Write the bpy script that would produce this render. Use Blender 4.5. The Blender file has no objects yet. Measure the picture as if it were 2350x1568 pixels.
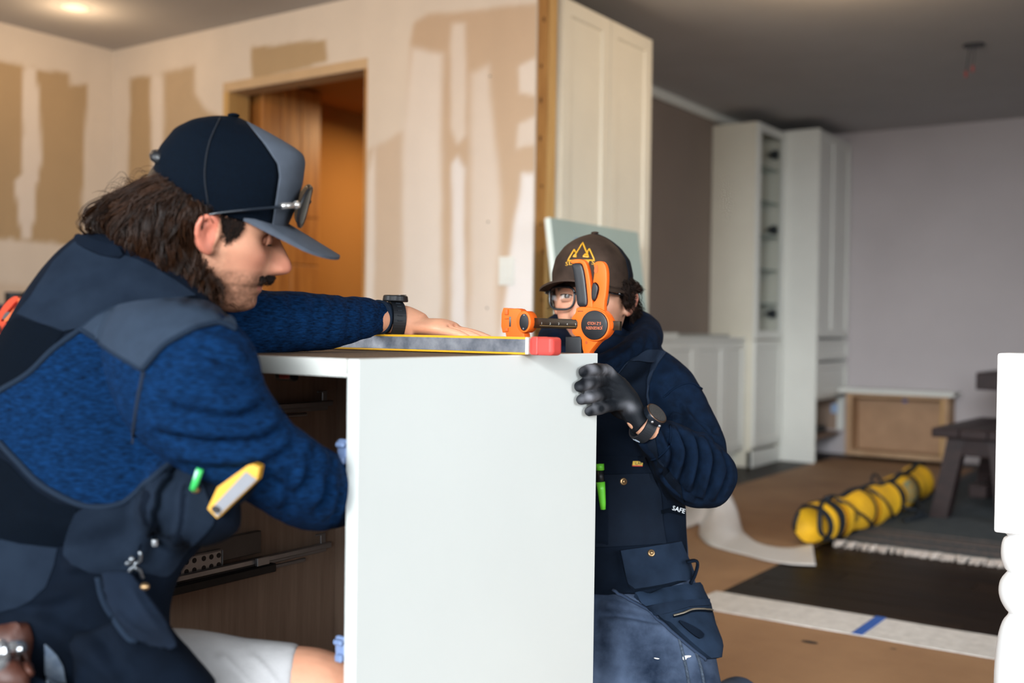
import bpy, bmesh, math, random
import numpy as np
from mathutils import Vector, Matrix, noise
from mathutils.bvhtree import BVHTree
from mathutils.geometry import delaunay_2d_cdt

random.seed(7); RNG = np.random.default_rng(7)
SC = bpy.context.scene
COL = SC.collection

# ---------------------------------------------------------------- camera
FPX = 2454.6
CAM = np.array([0.0, 0.0, 0.905])
_Y = np.array([1695, 11, -FPX]); _Y /= np.linalg.norm(_Y)
_X = np.array([3555, -81, FPX]); _X -= _Y * (_X @ _Y); _X /= np.linalg.norm(_X)
_Z = np.cross(_X, _Y)
RW = np.array([_X, _Y, _Z])                     # world = RW @ camera
cd = bpy.data.cameras.new('camera'); cam = bpy.data.objects.new('camera', cd); COL.objects.link(cam)
cd.sensor_width = 36.0; cd.lens = FPX / 2350 * 36.0; cd.clip_start = 0.05; cd.clip_end = 60
cam.matrix_world = Matrix([[*RW[0], CAM[0]], [*RW[1], CAM[1]], [*RW[2], CAM[2]], [0, 0, 0, 1]])
cd.dof.use_dof = True; cd.dof.focus_distance = 1.86; cd.dof.aperture_fstop = 2.4
SC.camera = cam

# ---------------------------------------------------------------- world, lights, exposure
w = bpy.data.worlds.new('world'); SC.world = w; w.use_nodes = True
w.node_tree.nodes['Background'].inputs[0].default_value = (0.55, 0.66, 0.85, 1)
w.node_tree.nodes['Background'].inputs[1].default_value = 0.25
SC.view_settings.view_transform = 'Standard'; SC.view_settings.look = 'None'
SC.view_settings.gamma = 1.0; SC.view_settings.exposure = 0.0
try: SC.view_settings.use_curve_mapping = False
except Exception: pass
SC.cycles.use_denoising = True
SC.cycles.max_bounces = 8; SC.cycles.diffuse_bounces = 4; SC.cycles.sample_clamp_indirect = 6

def area(name, loc, target, sx, sy, power, col, spread=180):
    l = bpy.data.lights.new(name, 'AREA'); l.shape = 'RECTANGLE'; l.size = sx; l.size_y = sy
    l.energy = power; l.color = col; l.spread = math.radians(spread)
    o = bpy.data.objects.new(name, l); COL.objects.link(o); o.location = loc
    o.rotation_euler = (Vector(target) - Vector(loc)).to_track_quat('-Z', 'Y').to_euler()
    return o
def spot(name, loc, target, power, col, angle=60, blend=.3, r=.05):
    l = bpy.data.lights.new(name, 'SPOT'); l.energy = power; l.color = col
    l.spot_size = math.radians(angle); l.spot_blend = blend; l.shadow_soft_size = r
    o = bpy.data.objects.new(name, l); COL.objects.link(o); o.location = loc
    o.rotation_euler = (Vector(target) - Vector(loc)).to_track_quat('-Z', 'Y').to_euler()
    return o
DAY = (0.90, 0.96, 1.0); WARM = (1.0, 0.70, 0.42)
area('daylight_right_window', (2.86, 1.2, 1.5), (-1.6, 2.2, 0.0), 2.4, 1.4, 27, DAY, 90)
area('added_right_fill', (2.86, 3.75, 1.4), (-2.5, 5.0, -0.6), 1.4, 1.3, 13, DAY, 80)  # window lamp added to brighten the leaning panel and low cabinet fronts
area('added_rear_beam', (-0.1, -2.05, 2.05), (-2.0, 7.0, 0.25), 2.0, .3, 9, DAY, 28)  # narrow beam added so the far cabinets are bright low, dark high
area('daylight_rear_broad', (0.5, -2.05, 1.45), (-1.0, 3.0, -1.2), 2.6, 1.3, 64, DAY, 78)  # no door: broad daylight of the rear window, tilted to spare cabinet tops
area('daylight_kitchen_window', (-3.2, -2.05, 1.5), (-2.0, 1.5, 0.8), 1.6, 1.1, 58, DAY, 140)
for i, (x, y, p) in enumerate(((-4.52, 2.94, 2.4), (-3.2, 2.4, 6.5), (-4.52, 1.5, 3.6), (-3.2, 1.2, 6), (-1.95, 2.3, 7), (-1.3, 4.2, 11))):
    l = bpy.data.lights.new('recessed_lamp', 'POINT'); l.energy = p * 1.62; l.color = WARM; l.shadow_soft_size = .07
    o = bpy.data.objects.new('recessed_lamp', l); COL.objects.link(o); o.location = (x, y, 2.2)
area('hall_lamp', (-3.6, 4.6, 2.05), (-3.75, 4.45, 0.0), .3, .3, 13, (1.0, .74, .42), 170)

# ---------------------------------------------------------------- helpers
def P(px, py, t):
    return CAM + RW @ (np.array([(px - 1175) / FPX, -(py - 784) / FPX, -1.0]) * t)
def on(px, py, ax, v):
    d = RW @ np.array([(px - 1175) / FPX, -(py - 784) / FPX, -1.0])
    return CAM + d * ((v - CAM[ax]) / d[ax])
def proj(V):
    c = (np.asarray(V) - CAM) @ RW
    return np.stack([1175 - FPX * c[..., 0] / c[..., 2], 784 + FPX * c[..., 1] / c[..., 2], -c[..., 2]], -1)
def lin(c):
    if isinstance(c, str): c = tuple(int(c[i:i + 2], 16) / 255 for i in (0, 2, 4))
    return tuple(x / 12.92 if x <= .04045 else ((x + .055) / 1.055) ** 2.4 for x in c)

def tag(o, label=None, cat=None, group=None, kind=None):
    if label: o['label'] = label
    if cat: o['category'] = cat
    if group: o['group'] = group
    if kind: o['kind'] = kind
    return o
def thing(name, label, cat, loc, group=None, kind=None):
    o = bpy.data.objects.new(name, None); COL.objects.link(o); o.location = loc; o.empty_display_size = .05
    return tag(o, label, cat, group, kind)
def wloc(o):
    l = Vector((0, 0, 0))
    while o: l += o.location; o = o.parent
    return l
def obj(name, me, m=None, parent=None, base=None):
    """link mesh data given in world coordinates; origin at its base (or at the parent's origin)"""
    if isinstance(me, bmesh.types.BMesh):
        bm = me; me = bpy.data.meshes.new(name); bm.to_mesh(me); bm.free()
    n = len(me.vertices); co = np.empty(n * 3); me.vertices.foreach_get('co', co); co = co.reshape(-1, 3)
    if parent is not None: org = np.array(wloc(parent)); loc = Vector((0, 0, 0))
    else:
        org = np.array(base) if base is not None else np.array([(co[:, 0].min() + co[:, 0].max()) / 2, (co[:, 1].min() + co[:, 1].max()) / 2, co[:, 2].min()])
        loc = Vector(org)
    me.vertices.foreach_set('co', (co - org).ravel()); me.update()
    o = bpy.data.objects.new(name, me); COL.objects.link(o); o.location = loc
    if parent is not None: o.parent = parent
    if m is not None:
        me.materials.clear()
        for k in (m if isinstance(m, (list, tuple)) else [m]): me.materials.append(k)
    return o
def smooth(o, on_=True):
    o.data.polygons.foreach_set('use_smooth', [on_] * len(o.data.polygons)); return o
def pyd(name, V, F, m=None, parent=None, sm=True, base=None):
    me = bpy.data.meshes.new(name); me.from_pydata([tuple(map(float, v)) for v in V], [], F); me.update()
    o = obj(name, me, m, parent, base)
    if sm: smooth(o)
    return o
class MB:
    def __init__(s): s.bm = bmesh.new()
    def box(s, x0, x1, y0, y1, z0, z1, bev=0.0, seg=1, mat=None, rot=None, piv=None):
        b = bmesh.new()
        bmesh.ops.create_cube(b, size=1)
        for v in b.verts: v.co = Vector(((x0 + x1) / 2 + v.co.x * (x1 - x0), (y0 + y1) / 2 + v.co.y * (y1 - y0), (z0 + z1) / 2 + v.co.z * (z1 - z0)))
        if bev > 0: bmesh.ops.bevel(b, geom=b.edges[:], offset=bev, segments=seg, affect='EDGES', profile=.5)
        if rot is not None:
            p = Vector(piv) if piv is not None else Vector(((x0 + x1) / 2, (y0 + y1) / 2, (z0 + z1) / 2))
            for v in b.verts: v.co = rot @ (v.co - p) + p
        return s._add(b, mat)
    def _add(s, b, mat=None):
        if mat is not None:
            for v in b.verts: v.co = mat @ v.co
        me = bpy.data.meshes.new('t'); b.to_mesh(me); b.free(); s.bm.from_mesh(me); bpy.data.meshes.remove(me); return s
    def cyl(s, a, b_, r0, r1=None, n=20, cap=True, bev=0):
        a = Vector(a); b_ = Vector(b_); r1 = r0 if r1 is None else r1
        bm = bmesh.new(); L = (b_ - a).length
        bmesh.ops.create_cone(bm, cap_ends=cap, segments=n, radius1=r0, radius2=r1, depth=L)
        if bev: bmesh.ops.bevel(bm, geom=[e for e in bm.edges if e.calc_face_angle(0) > .8], offset=bev, segments=2, affect='EDGES', profile=.5)
        q = (b_ - a).to_track_quat('Z', 'Y')
        return s._add(bm, Matrix.Translation((a + b_) / 2) @ q.to_matrix().to_4x4())
    def ball(s, c, r, sc=(1, 1, 1), u=16, v=10):
        bm = bmesh.new(); bmesh.ops.create_uvsphere(bm, u_segments=u, v_segments=v, radius=r)
        return s._add(bm, Matrix.Translation(Vector(c)) @ Matrix.Diagonal((*sc, 1)))
    def tube(s, pts, rad, n=8, cap=True, flat=None):
        V, F = tube_data(pts, rad, n, cap, flat)
        vs = [s.bm.verts.new(Vector(v)) for v in V]
        for f in F:
            try: s.bm.faces.new([vs[i] for i in f])
            except ValueError: pass
        return s
    def poly(s, V, F):
        vs = [s.bm.verts.new(Vector(v)) for v in V]
        for f in F: s.bm.faces.new([vs[i] for i in f])
        return s
    def lathe(s, prof, c, n=40):
        V = []; F = []
        for r, z in prof:
            for k in range(n):
                a = 2 * math.pi * k / n; V.append((c[0] + r * math.cos(a), c[1] + r * math.sin(a), z))
        for i in range(len(prof) - 1):
            for k in range(n):
                F.append((i * n + k, i * n + (k + 1) % n, (i + 1) * n + (k + 1) % n, (i + 1) * n + k))
        F.append(tuple(range(n))[::-1]); F.append(tuple(range((len(prof) - 1) * n, len(prof) * n)))
        return s.poly(V, F)
    def build(s, name, m=None, parent=None, sm=False, base=None, ang=None):
        bmesh.ops.recalc_face_normals(s.bm, faces=s.bm.faces)
        o = obj(name, s.bm, m, parent, base)
        if sm: smooth(o)
        if ang: smooth_by_angle(o.data, ang)
        return o
def smooth_by_angle(me, deg):
    bm = bmesh.new(); bm.from_mesh(me)
    for f in bm.faces: f.smooth = True
    for e in bm.edges: e.smooth = e.calc_face_angle(0) < math.radians(deg)
    bm.to_mesh(me); bm.free()
def cr(pts, n):
    """Catmull-Rom resample of a polyline (any dimension) to n points"""
    pts = np.asarray(pts, float)
    if len(pts) == 2: return pts[0] + (pts[1] - pts[0]) * np.linspace(0, 1, n)[:, None]
    q = np.vstack([2 * pts[0] - pts[1], pts, 2 * pts[-1] - pts[-2]])
    u = np.linspace(0, len(pts) - 1 - 1e-9, n); i = u.astype(int); t = (u - i)[:, None]
    p0, p1, p2, p3 = q[i], q[i + 1], q[i + 2], q[i + 3]
    return .5 * (2 * p1 + (p2 - p0) * t + (2 * p0 - 5 * p1 + 4 * p2 - p3) * t * t + (3 * p1 - p0 - 3 * p2 + p3) * t ** 3)
def frames(pts, up=None):
    pts = np.asarray(pts, float); T = np.gradient(pts, axis=0); T /= np.linalg.norm(T, axis=1)[:, None] + 1e-12
    u = np.array(up if up is not None else (0, 0, 1.0), float)
    if abs(T[0] @ u) > .95: u = np.array([1.0, 0, 0])
    N = [];
    n = u - T[0] * (T[0] @ u); n /= np.linalg.norm(n)
    for t in T:
        n = n - t * (t @ n); n /= np.linalg.norm(n) + 1e-12; N.append(n.copy())
    N = np.array(N); return T, N, np.cross(T, N)
def tube_data(pts, rad, n=8, cap=True, flat=None, up=None):
    pts = np.asarray(pts, float); m = len(pts); rad = np.broadcast_to(np.asarray(rad, float), (m,))
    T, N, B = frames(pts, up); fl = 1.0 if flat is None else flat
    V = []; F = []
    for i in range(m):
        for k in range(n):
            a = 2 * math.pi * k / n
            V.append(pts[i] + rad[i] * (math.cos(a) * B[i] + fl * math.sin(a) * N[i]))
    for i in range(m - 1):
        for k in range(n): F.append((i * n + k, i * n + (k + 1) % n, (i + 1) * n + (k + 1) % n, (i + 1) * n + k))
    if cap: F.append(tuple(range(n))[::-1]); F.append(tuple(range((m - 1) * n, m * n)))
    return V, F
def text_mesh(s, size, ext=.0004, align='CENTER'):
    c = bpy.data.curves.new('t', 'FONT'); c.body = s; c.size = size; c.extrude = ext; c.align_x = align; c.align_y = 'CENTER'
    c.resolution_u = 2
    o = bpy.data.objects.new('t', c); COL.objects.link(o)
    bpy.context.view_layer.update()
    me = bpy.data.meshes.new_from_object(o.evaluated_get(bpy.context.evaluated_depsgraph_get()))
    bpy.data.objects.remove(o); return me
def place_text(name, s, size, org, ux, uy, m, parent, ext=.0004, sx=1.0):
    me = text_mesh(s, size, ext); ux = np.array(ux, float); uy = np.array(uy, float); ux /= np.linalg.norm(ux); uy /= np.linalg.norm(uy)
    n = np.cross(ux, uy); co = np.empty(len(me.vertices) * 3); me.vertices.foreach_get('co', co); co = co.reshape(-1, 3)
    W_ = np.array(org) + co[:, :1] * sx * ux + co[:, 1:2] * uy + co[:, 2:] * n
    me.vertices.foreach_set('co', W_.ravel()); return obj(name, me, m, parent)

# ---------------------------------------------------------------- materials
MATS = {}
def mat(name, col, rough=.6, var=0.0, scale=20, col2=None, bump=0.0, bscale=200, metal=0.0, spec=.5, stretch=None, sheen=0.0, emit=None, estr=0, trans=0, attr=None, detail=4, coat=0):
    if name in MATS: return MATS[name]
    m = bpy.data.materials.new(name); m.use_nodes = True; MATS[name] = m
    nt = m.node_tree; b = nt.nodes['Principled BSDF']; L = nt.links
    c = lin(col) + (1,)
    b.inputs['Base Color'].default_value = c; b.inputs['Roughness'].default_value = rough
    b.inputs['Metallic'].default_value = metal; b.inputs['Specular IOR Level'].default_value = spec
    if sheen: b.inputs['Sheen Weight'].default_value = sheen; b.inputs['Sheen Roughness'].default_value = .5
    if coat: b.inputs['Coat Weight'].default_value = coat
    if trans: b.inputs['Transmission Weight'].default_value = trans
    if emit: b.inputs['Emission Color'].default_value = lin(emit) + (1,); b.inputs['Emission Strength'].default_value = estr
    src = None
    if col2 or var or bump:
        tc = nt.nodes.new('ShaderNodeTexCoord'); mp = nt.nodes.new('ShaderNodeMapping'); L.new(tc.outputs['Object'], mp.inputs[0])
        if stretch: mp.inputs['Scale'].default_value = stretch
    if col2 or var:
        nz = nt.nodes.new('ShaderNodeTexNoise'); nz.inputs['Scale'].default_value = scale; nz.inputs['Detail'].default_value = detail; nz.inputs['Roughness'].default_value = .6
        L.new(mp.outputs[0], nz.inputs['Vector'])
        rp = nt.nodes.new('ShaderNodeValToRGB'); L.new(nz.outputs['Fac'], rp.inputs[0])
        if col2: a, z = lin(col) + (1,), lin(col2) + (1,)
        else: a = tuple(x * (1 - var) for x in c[:3]) + (1,); z = tuple(min(1, x * (1 + var)) for x in c[:3]) + (1,)
        rp.color_ramp.elements[0].color = a; rp.color_ramp.elements[1].color = z
        rp.color_ramp.elements[0].position = .32; rp.color_ramp.elements[1].position = .68
        src = rp.outputs[0]
    if attr:
        at = nt.nodes.new('ShaderNodeAttribute'); at.attribute_name = attr
        if src is not None:
            mx = nt.nodes.new('ShaderNodeMix'); mx.data_type = 'RGBA'; mx.blend_type = 'MULTIPLY'; mx.inputs[0].default_value = 1
            L.new(at.outputs['Color'], mx.inputs[6]); L.new(src, mx.inputs[7]); src = mx.outputs[2]
        else: src = at.outputs['Color']
    if src is not None: L.new(src, b.inputs['Base Color'])
    if bump:
        n2 = nt.nodes.new('ShaderNodeTexNoise'); n2.inputs['Scale'].default_value = bscale; n2.inputs['Detail'].default_value = 3
        L.new(mp.outputs[0], n2.inputs['Vector'])
        bp = nt.nodes.new('ShaderNodeBump'); bp.inputs['Strength'].default_value = bump; bp.inputs['Distance'].default_value = .002
        L.new(n2.outputs['Fac'], bp.inputs['Height']); L.new(bp.outputs[0], b.inputs['Normal'])
    return m
def glass_mat(name, k):
    m = bpy.data.materials.new(name); m.use_nodes = True; nt = m.node_tree; nt.nodes.clear()
    o = nt.nodes.new('ShaderNodeOutputMaterial'); t = nt.nodes.new('ShaderNodeBsdfTransparent'); g = nt.nodes.new('ShaderNodeBsdfGlossy'); x = nt.nodes.new('ShaderNodeMixShader')
    x.inputs[0].default_value = .013; g.inputs['Roughness'].default_value = .03; t.inputs[0].default_value = (1 - k, 1 - k * .8, 1 - k * .7, 1)
    nt.links.new(t.outputs[0], x.inputs[1]); nt.links.new(g.outputs[0], x.inputs[2]); nt.links.new(x.outputs[0], o.inputs[0]); return m
white_paint = mat('white_lacquer', 'dfe0da', .38, var=.02, scale=6, bump=.02, bscale=120)
cream_paint = mat('cream_lacquer', 'ddd8c8', .42, var=.03, scale=4)
wall_painted = mat('grey_wall_paint', 'b9b2b4', .9, var=.04, scale=2, bump=.05, bscale=90)
wall_brown = mat('taupe_wall_paint', '8a7c72', .9, var=.04, scale=2)
ceil_mat = mat('ceiling_paint', 'b4b2b2', .95, var=.03, scale=3, bump=.05, bscale=80)
drywall = mat('drywall_and_compound', 'ffffff', .85, attr='Col', var=.03, scale=9, bump=.06, bscale=60)
dark_floor = mat('dark_walnut', '1a110b', .4, col2='2b1c13', scale=9, stretch=(1.2, 9, 9), bump=.05, bscale=60)
card = mat('brown_board_paper', '8d6a4b', .75, col2='a07c59', scale=3.5, bump=.05, bscale=300, detail=8)
foam = mat('white_foam_sheet', 'c9c6c2', .5, col2='e2dfdb', scale=30, bump=.5, bscale=45)
foam2 = mat('white_sheet', 'd5d2d0', .55, var=.04, scale=8, bump=.1, bscale=90)
blue_tape = mat('blue_masking_tape', '2c5cae', .7, var=.08, scale=20)
rug_mat = mat('worn_rug_pile', '14222c', .95, col2='434a4e', scale=26, stretch=(.6, 3.2, 1), bump=.6, bscale=160, detail=6)
fringe_mat = mat('cream_fringe', 'cfc5bd', .9, var=.1, scale=60)
stud_mat = mat('pine_stud', '9a6a33', .7, col2='b98a4c', scale=6, stretch=(8, 8, .7), bump=.1, bscale=60)
stud_light = mat('pine_stud_light', 'b78f55', .7, col2='c9a468', scale=6, stretch=(8, 8, .7))
oak = mat('orange_oak', '8f5526', .45, col2='c98a44', scale=4.5, stretch=(7, 7, .55), detail=8)
hall_paint = mat('ochre_wall_paint', 'b0793c', .9, var=.03, scale=3)
walnut_box = mat('brown_wood_foil', '8c7565', .5, col2='a08876', scale=10, stretch=(9, 9, .6), detail=8)
ply = mat('raw_plywood', 'a88564', .7, col2='bb9a78', scale=5, stretch=(1.5, 1.5, 1.5))
black_pl = mat('black_plastic', '15171b', .45, var=.15, scale=60, bump=.04, bscale=300)
dark_wood = mat('espresso_wood', '1c1214', .5, spec=.25, col2='2c1d1c', scale=7, stretch=(2, 9, 9))
steel = mat('zinc_steel', 'a2a3a6', .32, metal=.9, var=.06, scale=30)
grey_steel = mat('grey_steel_rail', '5c5a5a', .35, metal=.7, var=.08, scale=30)
orange_pl = mat('orange_plastic', 'f0661a', .5, spec=.3, var=.03, scale=30, bump=.03, bscale=200)
board_teal = mat('teal_grey_board', '9db0ac', .55, var=.04, scale=4)
glow = mat('lamp_glow', 'fff2dd', .5, emit='fff0dc', estr=14)
post_mat = mat('white_gloss_paint', 'ffffff', .45, var=.01, scale=5)

def struct(o): return tag(o, kind='structure')
ZC = 2.361
# ---------------------------------------------------------------- room shell
struct(MB().box(-5.3, 3.1, -2.4, 8.1, -.12, -.012).build('floor', mat('subfloor', '1d130c', .6, var=.1)))
FLOOR = bpy.data.objects['floor']
struct(MB().box(-5.3, 3.1, -2.4, 8.1, ZC, ZC + .12).build('ceiling', ceil_mat))
struct(MB().box(-3.15, 3.1, 7.885, 8.05, 0, ZC).build('wall_far', wall_painted))
struct(MB().box(-3.12, -3.0, 3.66, 7.885, 0, ZC).build('wall_side', wall_brown))
struct(MB().box(-3.0, -2.965, 4.47, 7.884, 2.30, ZC - .001, .006).build('trim_2', white_paint))
# right wall and rear wall with window openings (daylight comes in there)
struct(MB().box(2.95, 3.1, -2.4, -.1, 0, ZC).box(2.95, 3.1, 2.5, 3.0, 0, ZC).box(2.95, 3.1, 4.5, 8.1, 0, ZC).box(2.95, 3.1, 3.0, 4.5, 0, .65).box(2.95, 3.1, 3.0, 4.5, 2.2, ZC).box(2.95, 3.1, -.1, 2.5, 0, .65).box(2.95, 3.1, -.1, 2.5, 2.2, ZC).build('wall_right', wall_painted))
struct(MB().box(-5.3, -4.05, -2.25, -2.1, 0, ZC).box(-2.35, -.95, -2.25, -2.1, 0, ZC).box(2.15, 3.1, -2.25, -2.1, 0, ZC)
       .box(-4.05, -2.35, -2.25, -2.1, 0, .9).box(-4.05, -2.35, -2.25, -2.1, 2.1, ZC).box(-.95, 2.15, -2.25, -2.1, 0, .7).box(-.95, 2.15, -2.25, -2.1, 2.25, ZC).build('wall_rear', wall_painted))
for n, (a, b_, c, d, hz) in enumerate(((2.93, 3.0, -.14, 2.54, (.6, 2.24)), (2.93, 3.0, 2.96, 4.54, (.6, 2.24)))):  # the second frame belongs to the added far window
    struct(MB().box(a, b_, c, c + .06, *hz).box(a, b_, d - .06, d, *hz).box(a, b_, c, d, hz[0], hz[0] + .05).box(a, b_, c, d, hz[1] - .05, hz[1]).build('window_%d' % (n + 1), white_paint))

def drywall_panel(name, us, zs, P3, shapes, holes=(), cell=.014):
    """a wall face as a fine grid carrying bare board and joint compound colours"""
    nu = int((us[1] - us[0]) / cell); nz = int((zs[1] - zs[0]) / cell)
    U, Zz = np.meshgrid(np.linspace(*us, nu), np.linspace(*zs, nz), indexing='ij')
    V = P3(U.ravel(), Zz.ravel()); pp = proj(V)[:, :2]
    col = np.tile(np.array(lin('d9cdbf')), (len(V), 1))
    jit = np.array([noise.noise(Vector((u * 5, z * 2.2, 3))) * 7 + noise.noise(Vector((u * 30, z * 8, 9))) * 3 for u, z in zip(U.ravel(), Zz.ravel())])
    for poly, c, soft, op in shapes:
        d = sdf(pp, np.array(poly, float)) + jit * min(1, soft / 6)
        a = np.clip(.5 - d / soft, 0, 1); a = a * a * (3 - 2 * a) * op
        col = col * (1 - a[:, None]) + np.array(lin(c)) * a[:, None]
    fine = np.array([noise.noise(Vector((u * 9, z * 1.6, 21))) for u, z in zip(U.ravel(), Zz.ravel())])
    col *= (1 + .035 * fine)[:, None]
    keep = np.ones((nu - 1, nz - 1), bool); idx = np.arange(nu * nz).reshape(nu, nz)
    uc = (U[:-1, :-1] + U[1:, 1:]) / 2; zc = (Zz[:-1, :-1] + Zz[1:, 1:]) / 2
    for h in holes: keep &= ~((uc > h[0]) & (uc < h[1]) & (zc < h[2]))
    F = np.stack([idx[:-1, :-1], idx[1:, :-1], idx[1:, 1:], idx[:-1, 1:]], -1)[keep]
    me = bpy.data.meshes.new(name); me.from_pydata(V.tolist(), [], F.tolist())
    ca = me.color_attributes.new('Col', 'FLOAT_COLOR', 'POINT')
    ca.data.foreach_set('color', np.hstack([col, np.ones((len(col), 1))]).ravel())
    return me
def sdf(p, poly):
    """signed distance in the polygon's plane (negative inside)"""
    d = np.full(len(p), 1e9); ins = np.zeros(len(p), bool); n = len(poly)
    for i in range(n):
        a, b_ = poly[i], poly[(i + 1) % n]; e = b_ - a; w_ = p - a
        t = np.clip((w_ @ e) / (e @ e + 1e-12), 0, 1); d = np.minimum(d, np.linalg.norm(w_ - t[:, None] * e, axis=1))
        c = (a[1] > p[:, 1]) != (b_[1] > p[:, 1])
        ins ^= c & (p[:, 0] < (b_[0] - a[0]) * (p[:, 1] - a[1]) / (b_[1] - a[1] + 1e-12) + a[0])
    return np.where(ins, -d, d)
TAN, TAN2, MUD, MUD2 = 'b39a77', 'c6ad93', 'e0d5ca', 'e6e1de'
YK = 3.52; XL = -5.06; XE = -2.335
DX0, DX1, DZ = -4.158, -3.234, 2.037
shapes = [
    ([(295, 176), (348, 172), (350, 430), (295, 430)], TAN, 9, 1), ([(373, 165), (446, 151), (447, 215), (467, 250), (500, 268), (515, 280), (515, 430), (373, 430)], TAN, 16, .85),
    ([(578, 109), (750, 90), (752, 142), (580, 190)], TAN, 8, 1),
    ([(941, 97), (950, 55), (984, 34), (1240, 8), (1240, 420), (1200, 800), (931, 800), (931, 290)], TAN2, 16, 1),
    ([(945, 110), (1013, 126), (1013, 827), (915, 827), (925, 300)], MUD, 22, 1), ([(841, 345), (925, 300), (921, 727), (838, 727)], TAN2, 16, .7),
    ([(845, 400), (862, 330), (858, 727), (838, 727)], MUD, 10, 1),
    ([(1037, 53), (1067, 53), (1067, 310), (1050, 330), (1037, 291)], MUD, 14, .8), ([(1037, 378), (1050, 359), (1067, 388), (1067, 797), (1037, 797)], MUD2, 14, .9),
    ([(1083, 170), (1122, 150), (1146, 436), (1144, 780), (1075, 780)], MUD, 24, .75),
    ([(1188, 150), (1230, 136), (1230, 218), (1190, 214)], MUD, 12, .9), ([(1190, 285), (1230, 270), (1230, 330), (1186, 340)], MUD, 14, .8),
    ([(1197, 397), (1230, 397), (1230, 800), (1140, 800), (1165, 630), (1188, 475)], MUD2, 16, 1),
    ([(375, 200), (372, 180), (350, 175), (350, 430), (373, 430)], MUD, 8, .8)]
me = drywall_panel('wall_back', (XL, XE), (0, ZC), lambda u, z: np.stack([u, np.full_like(u, YK), z], 1), shapes, [(DX0, DX1, DZ)])
struct(obj('wall_back', me, drywall)); WB = bpy.data.objects['wall_back']
struct(MB().box(XL, DX0 - .05, YK + .02, YK + .13, 0, ZC).box(DX1 + .05, XE - .15, YK + .02, YK + .13, 0, ZC).box(DX0 - .05, DX1 + .05, YK + .02, YK + .13, DZ + .06, ZC).build('trim_1', stud_mat))
sl = [([(-400, 120), (0, 142), (157, 168), (161, 199), (199, 195), (199, 230), (191, 460), (188, 563), (0, 548), (-400, 540)], TAN, 6, 1),
      ([(54, 157), (82, 157), (90, 214), (92, 364), (86, 414), (82, 421), (82, 479), (69, 551), (50, 544), (36, 452), (31, 417), (54, 398), (50, 364), (55, 306)], MUD, 5, 1),
      ([(-400, 640), (10, 650), (260, 665), (260, 720), (-400, 720)], TAN2, 12, .4)]
me = drywall_panel('wall_left', (-2.1, YK), (0, ZC), lambda u, z: np.stack([np.full_like(u, XL), u, z], 1), sl, cell=.018)
struct(obj('wall_left', me, drywall))
# wall end: bare studs and the raw board edge
wall_end = thing('wall_stud_end', None, None, (XE, YK, 0), kind='structure')
MB().box(XE - .05, XE, YK + .012, YK + .088, 0, ZC, .002).build('stud', stud_mat, wall_end)
MB().box(XE - .05, XE + .004, YK + .090, YK + .150, 0, ZC, .002).build('stud', stud_light, wall_end)
MB().box(XE - .004, XE + .001, YK + .0005, YK + .0115, 0, ZC).build('board_edge', mat('gypsum', 'c9beb2', .9), wall_end)
for k in range(9):
    z = .9 + k * .15 + random.uniform(-.04, .04); y = YK + random.choice((.04, .055, .07))
    MB().ball((XE + .001, y, z), .007, (.3, 1, random.uniform(1, 2.2)), 8, 6).build('knot', mat('pine_knot', '4a2a12', .8), wall_end)
for z in (1.92, 1.33, .98):
    MB().cyl((XE - .02 - .2, YK + .002, z), (XE - .22, YK - .003, z), .004, n=8).build('nail', mat('nail_steel', '6a6461', .5, metal=.6), wall_end)
# door opening
door = thing('door_1', None, None, (DX0, YK, 0), kind='structure')
MB().box(DX0 - .012, DX1 + .012, YK - .004, YK + .12, DZ, DZ + .045, .002).build('header', mat('header_wood', 'c5a883', .7, var=.05, scale=12), door)
MB().box(DX0 - .012, DX0 + .028, YK - .003, YK + .13, 0, DZ, .002).build('jack_stud', stud_light, door)
MB().box(DX1 - .004, DX1 + .012, YK - .002, YK + .13, 0, DZ, .002).build('jack_stud', stud_mat, door)
# hallway seen through the opening
struct(MB().box(-4.45, -4.3, 3.66, 6.2, 0, 2.13).build('wall_hall', hall_paint))
struct(MB().box(-4.45, -3.12, 6.2, 6.3, 0, 2.13).build('wall_corridor', hall_paint))
struct(MB().box(-4.45, -3.12, 3.66, 6.3, 2.13, 2.2).build('ceiling_hall', hall_paint))
hc = thing('hall_cabinet', 'tall orange oak cabinet in the hallway behind the unfinished doorway', 'cabinet', (-4.18, 3.86, 0))
MB().box(-4.27, -4.075, 3.69, 4.07, 0, 2.125, .002).build('body', oak, hc)
for (y0, y1) in ((3.667, 3.795), (3.799, 3.93), (3.934, 4.07)):
    MB().box(-4.075, -4.052, y0, y1, 1.46, 2.12, .003).build('door_board', oak, hc)
MB().box(-4.075, -4.052, 3.667, 4.07, 1.212, 1.456, .003).build('drawer_front', oak, hc)
for (y0, y1) in ((3.667, 3.865), (3.869, 4.07)):
    MB().box(-4.075, -4.052, y0, y1, .1, 1.208, .003).build('door_board', oak, hc)
# switch plate
sw = thing('switch_plate', 'white double switch plate on the patched wall beside the bare stud', 'switch', (-2.459, YK, 1.07))
MB().box(-2.497, -2.421, YK - .006, YK, 1.072, 1.187, .003, 2).build('plate', white_paint, sw)
for x in (-2.478, -2.441):
    MB().box(x - .012, x + .012, YK - .009, YK - .005, 1.095, 1.163, .002).build('rocker', white_paint, sw)
# recessed lamps
for i, (x, y) in enumerate(((-4.518, 2.938),)):
    rl = thing('recessed_light', 'lit round recessed downlight in the warm kitchen ceiling', 'light', (x, y, ZC))
    MB().lathe([(.05, ZC - .004), (.062, ZC - .004), (.064, ZC), (.05, ZC)], (x, y)).build('trim_ring', white_paint, rl, sm=True)
    MB().cyl((x, y, ZC - .0035), (x, y, ZC - .001), .05, n=32).build('lens', glow, rl)
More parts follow.
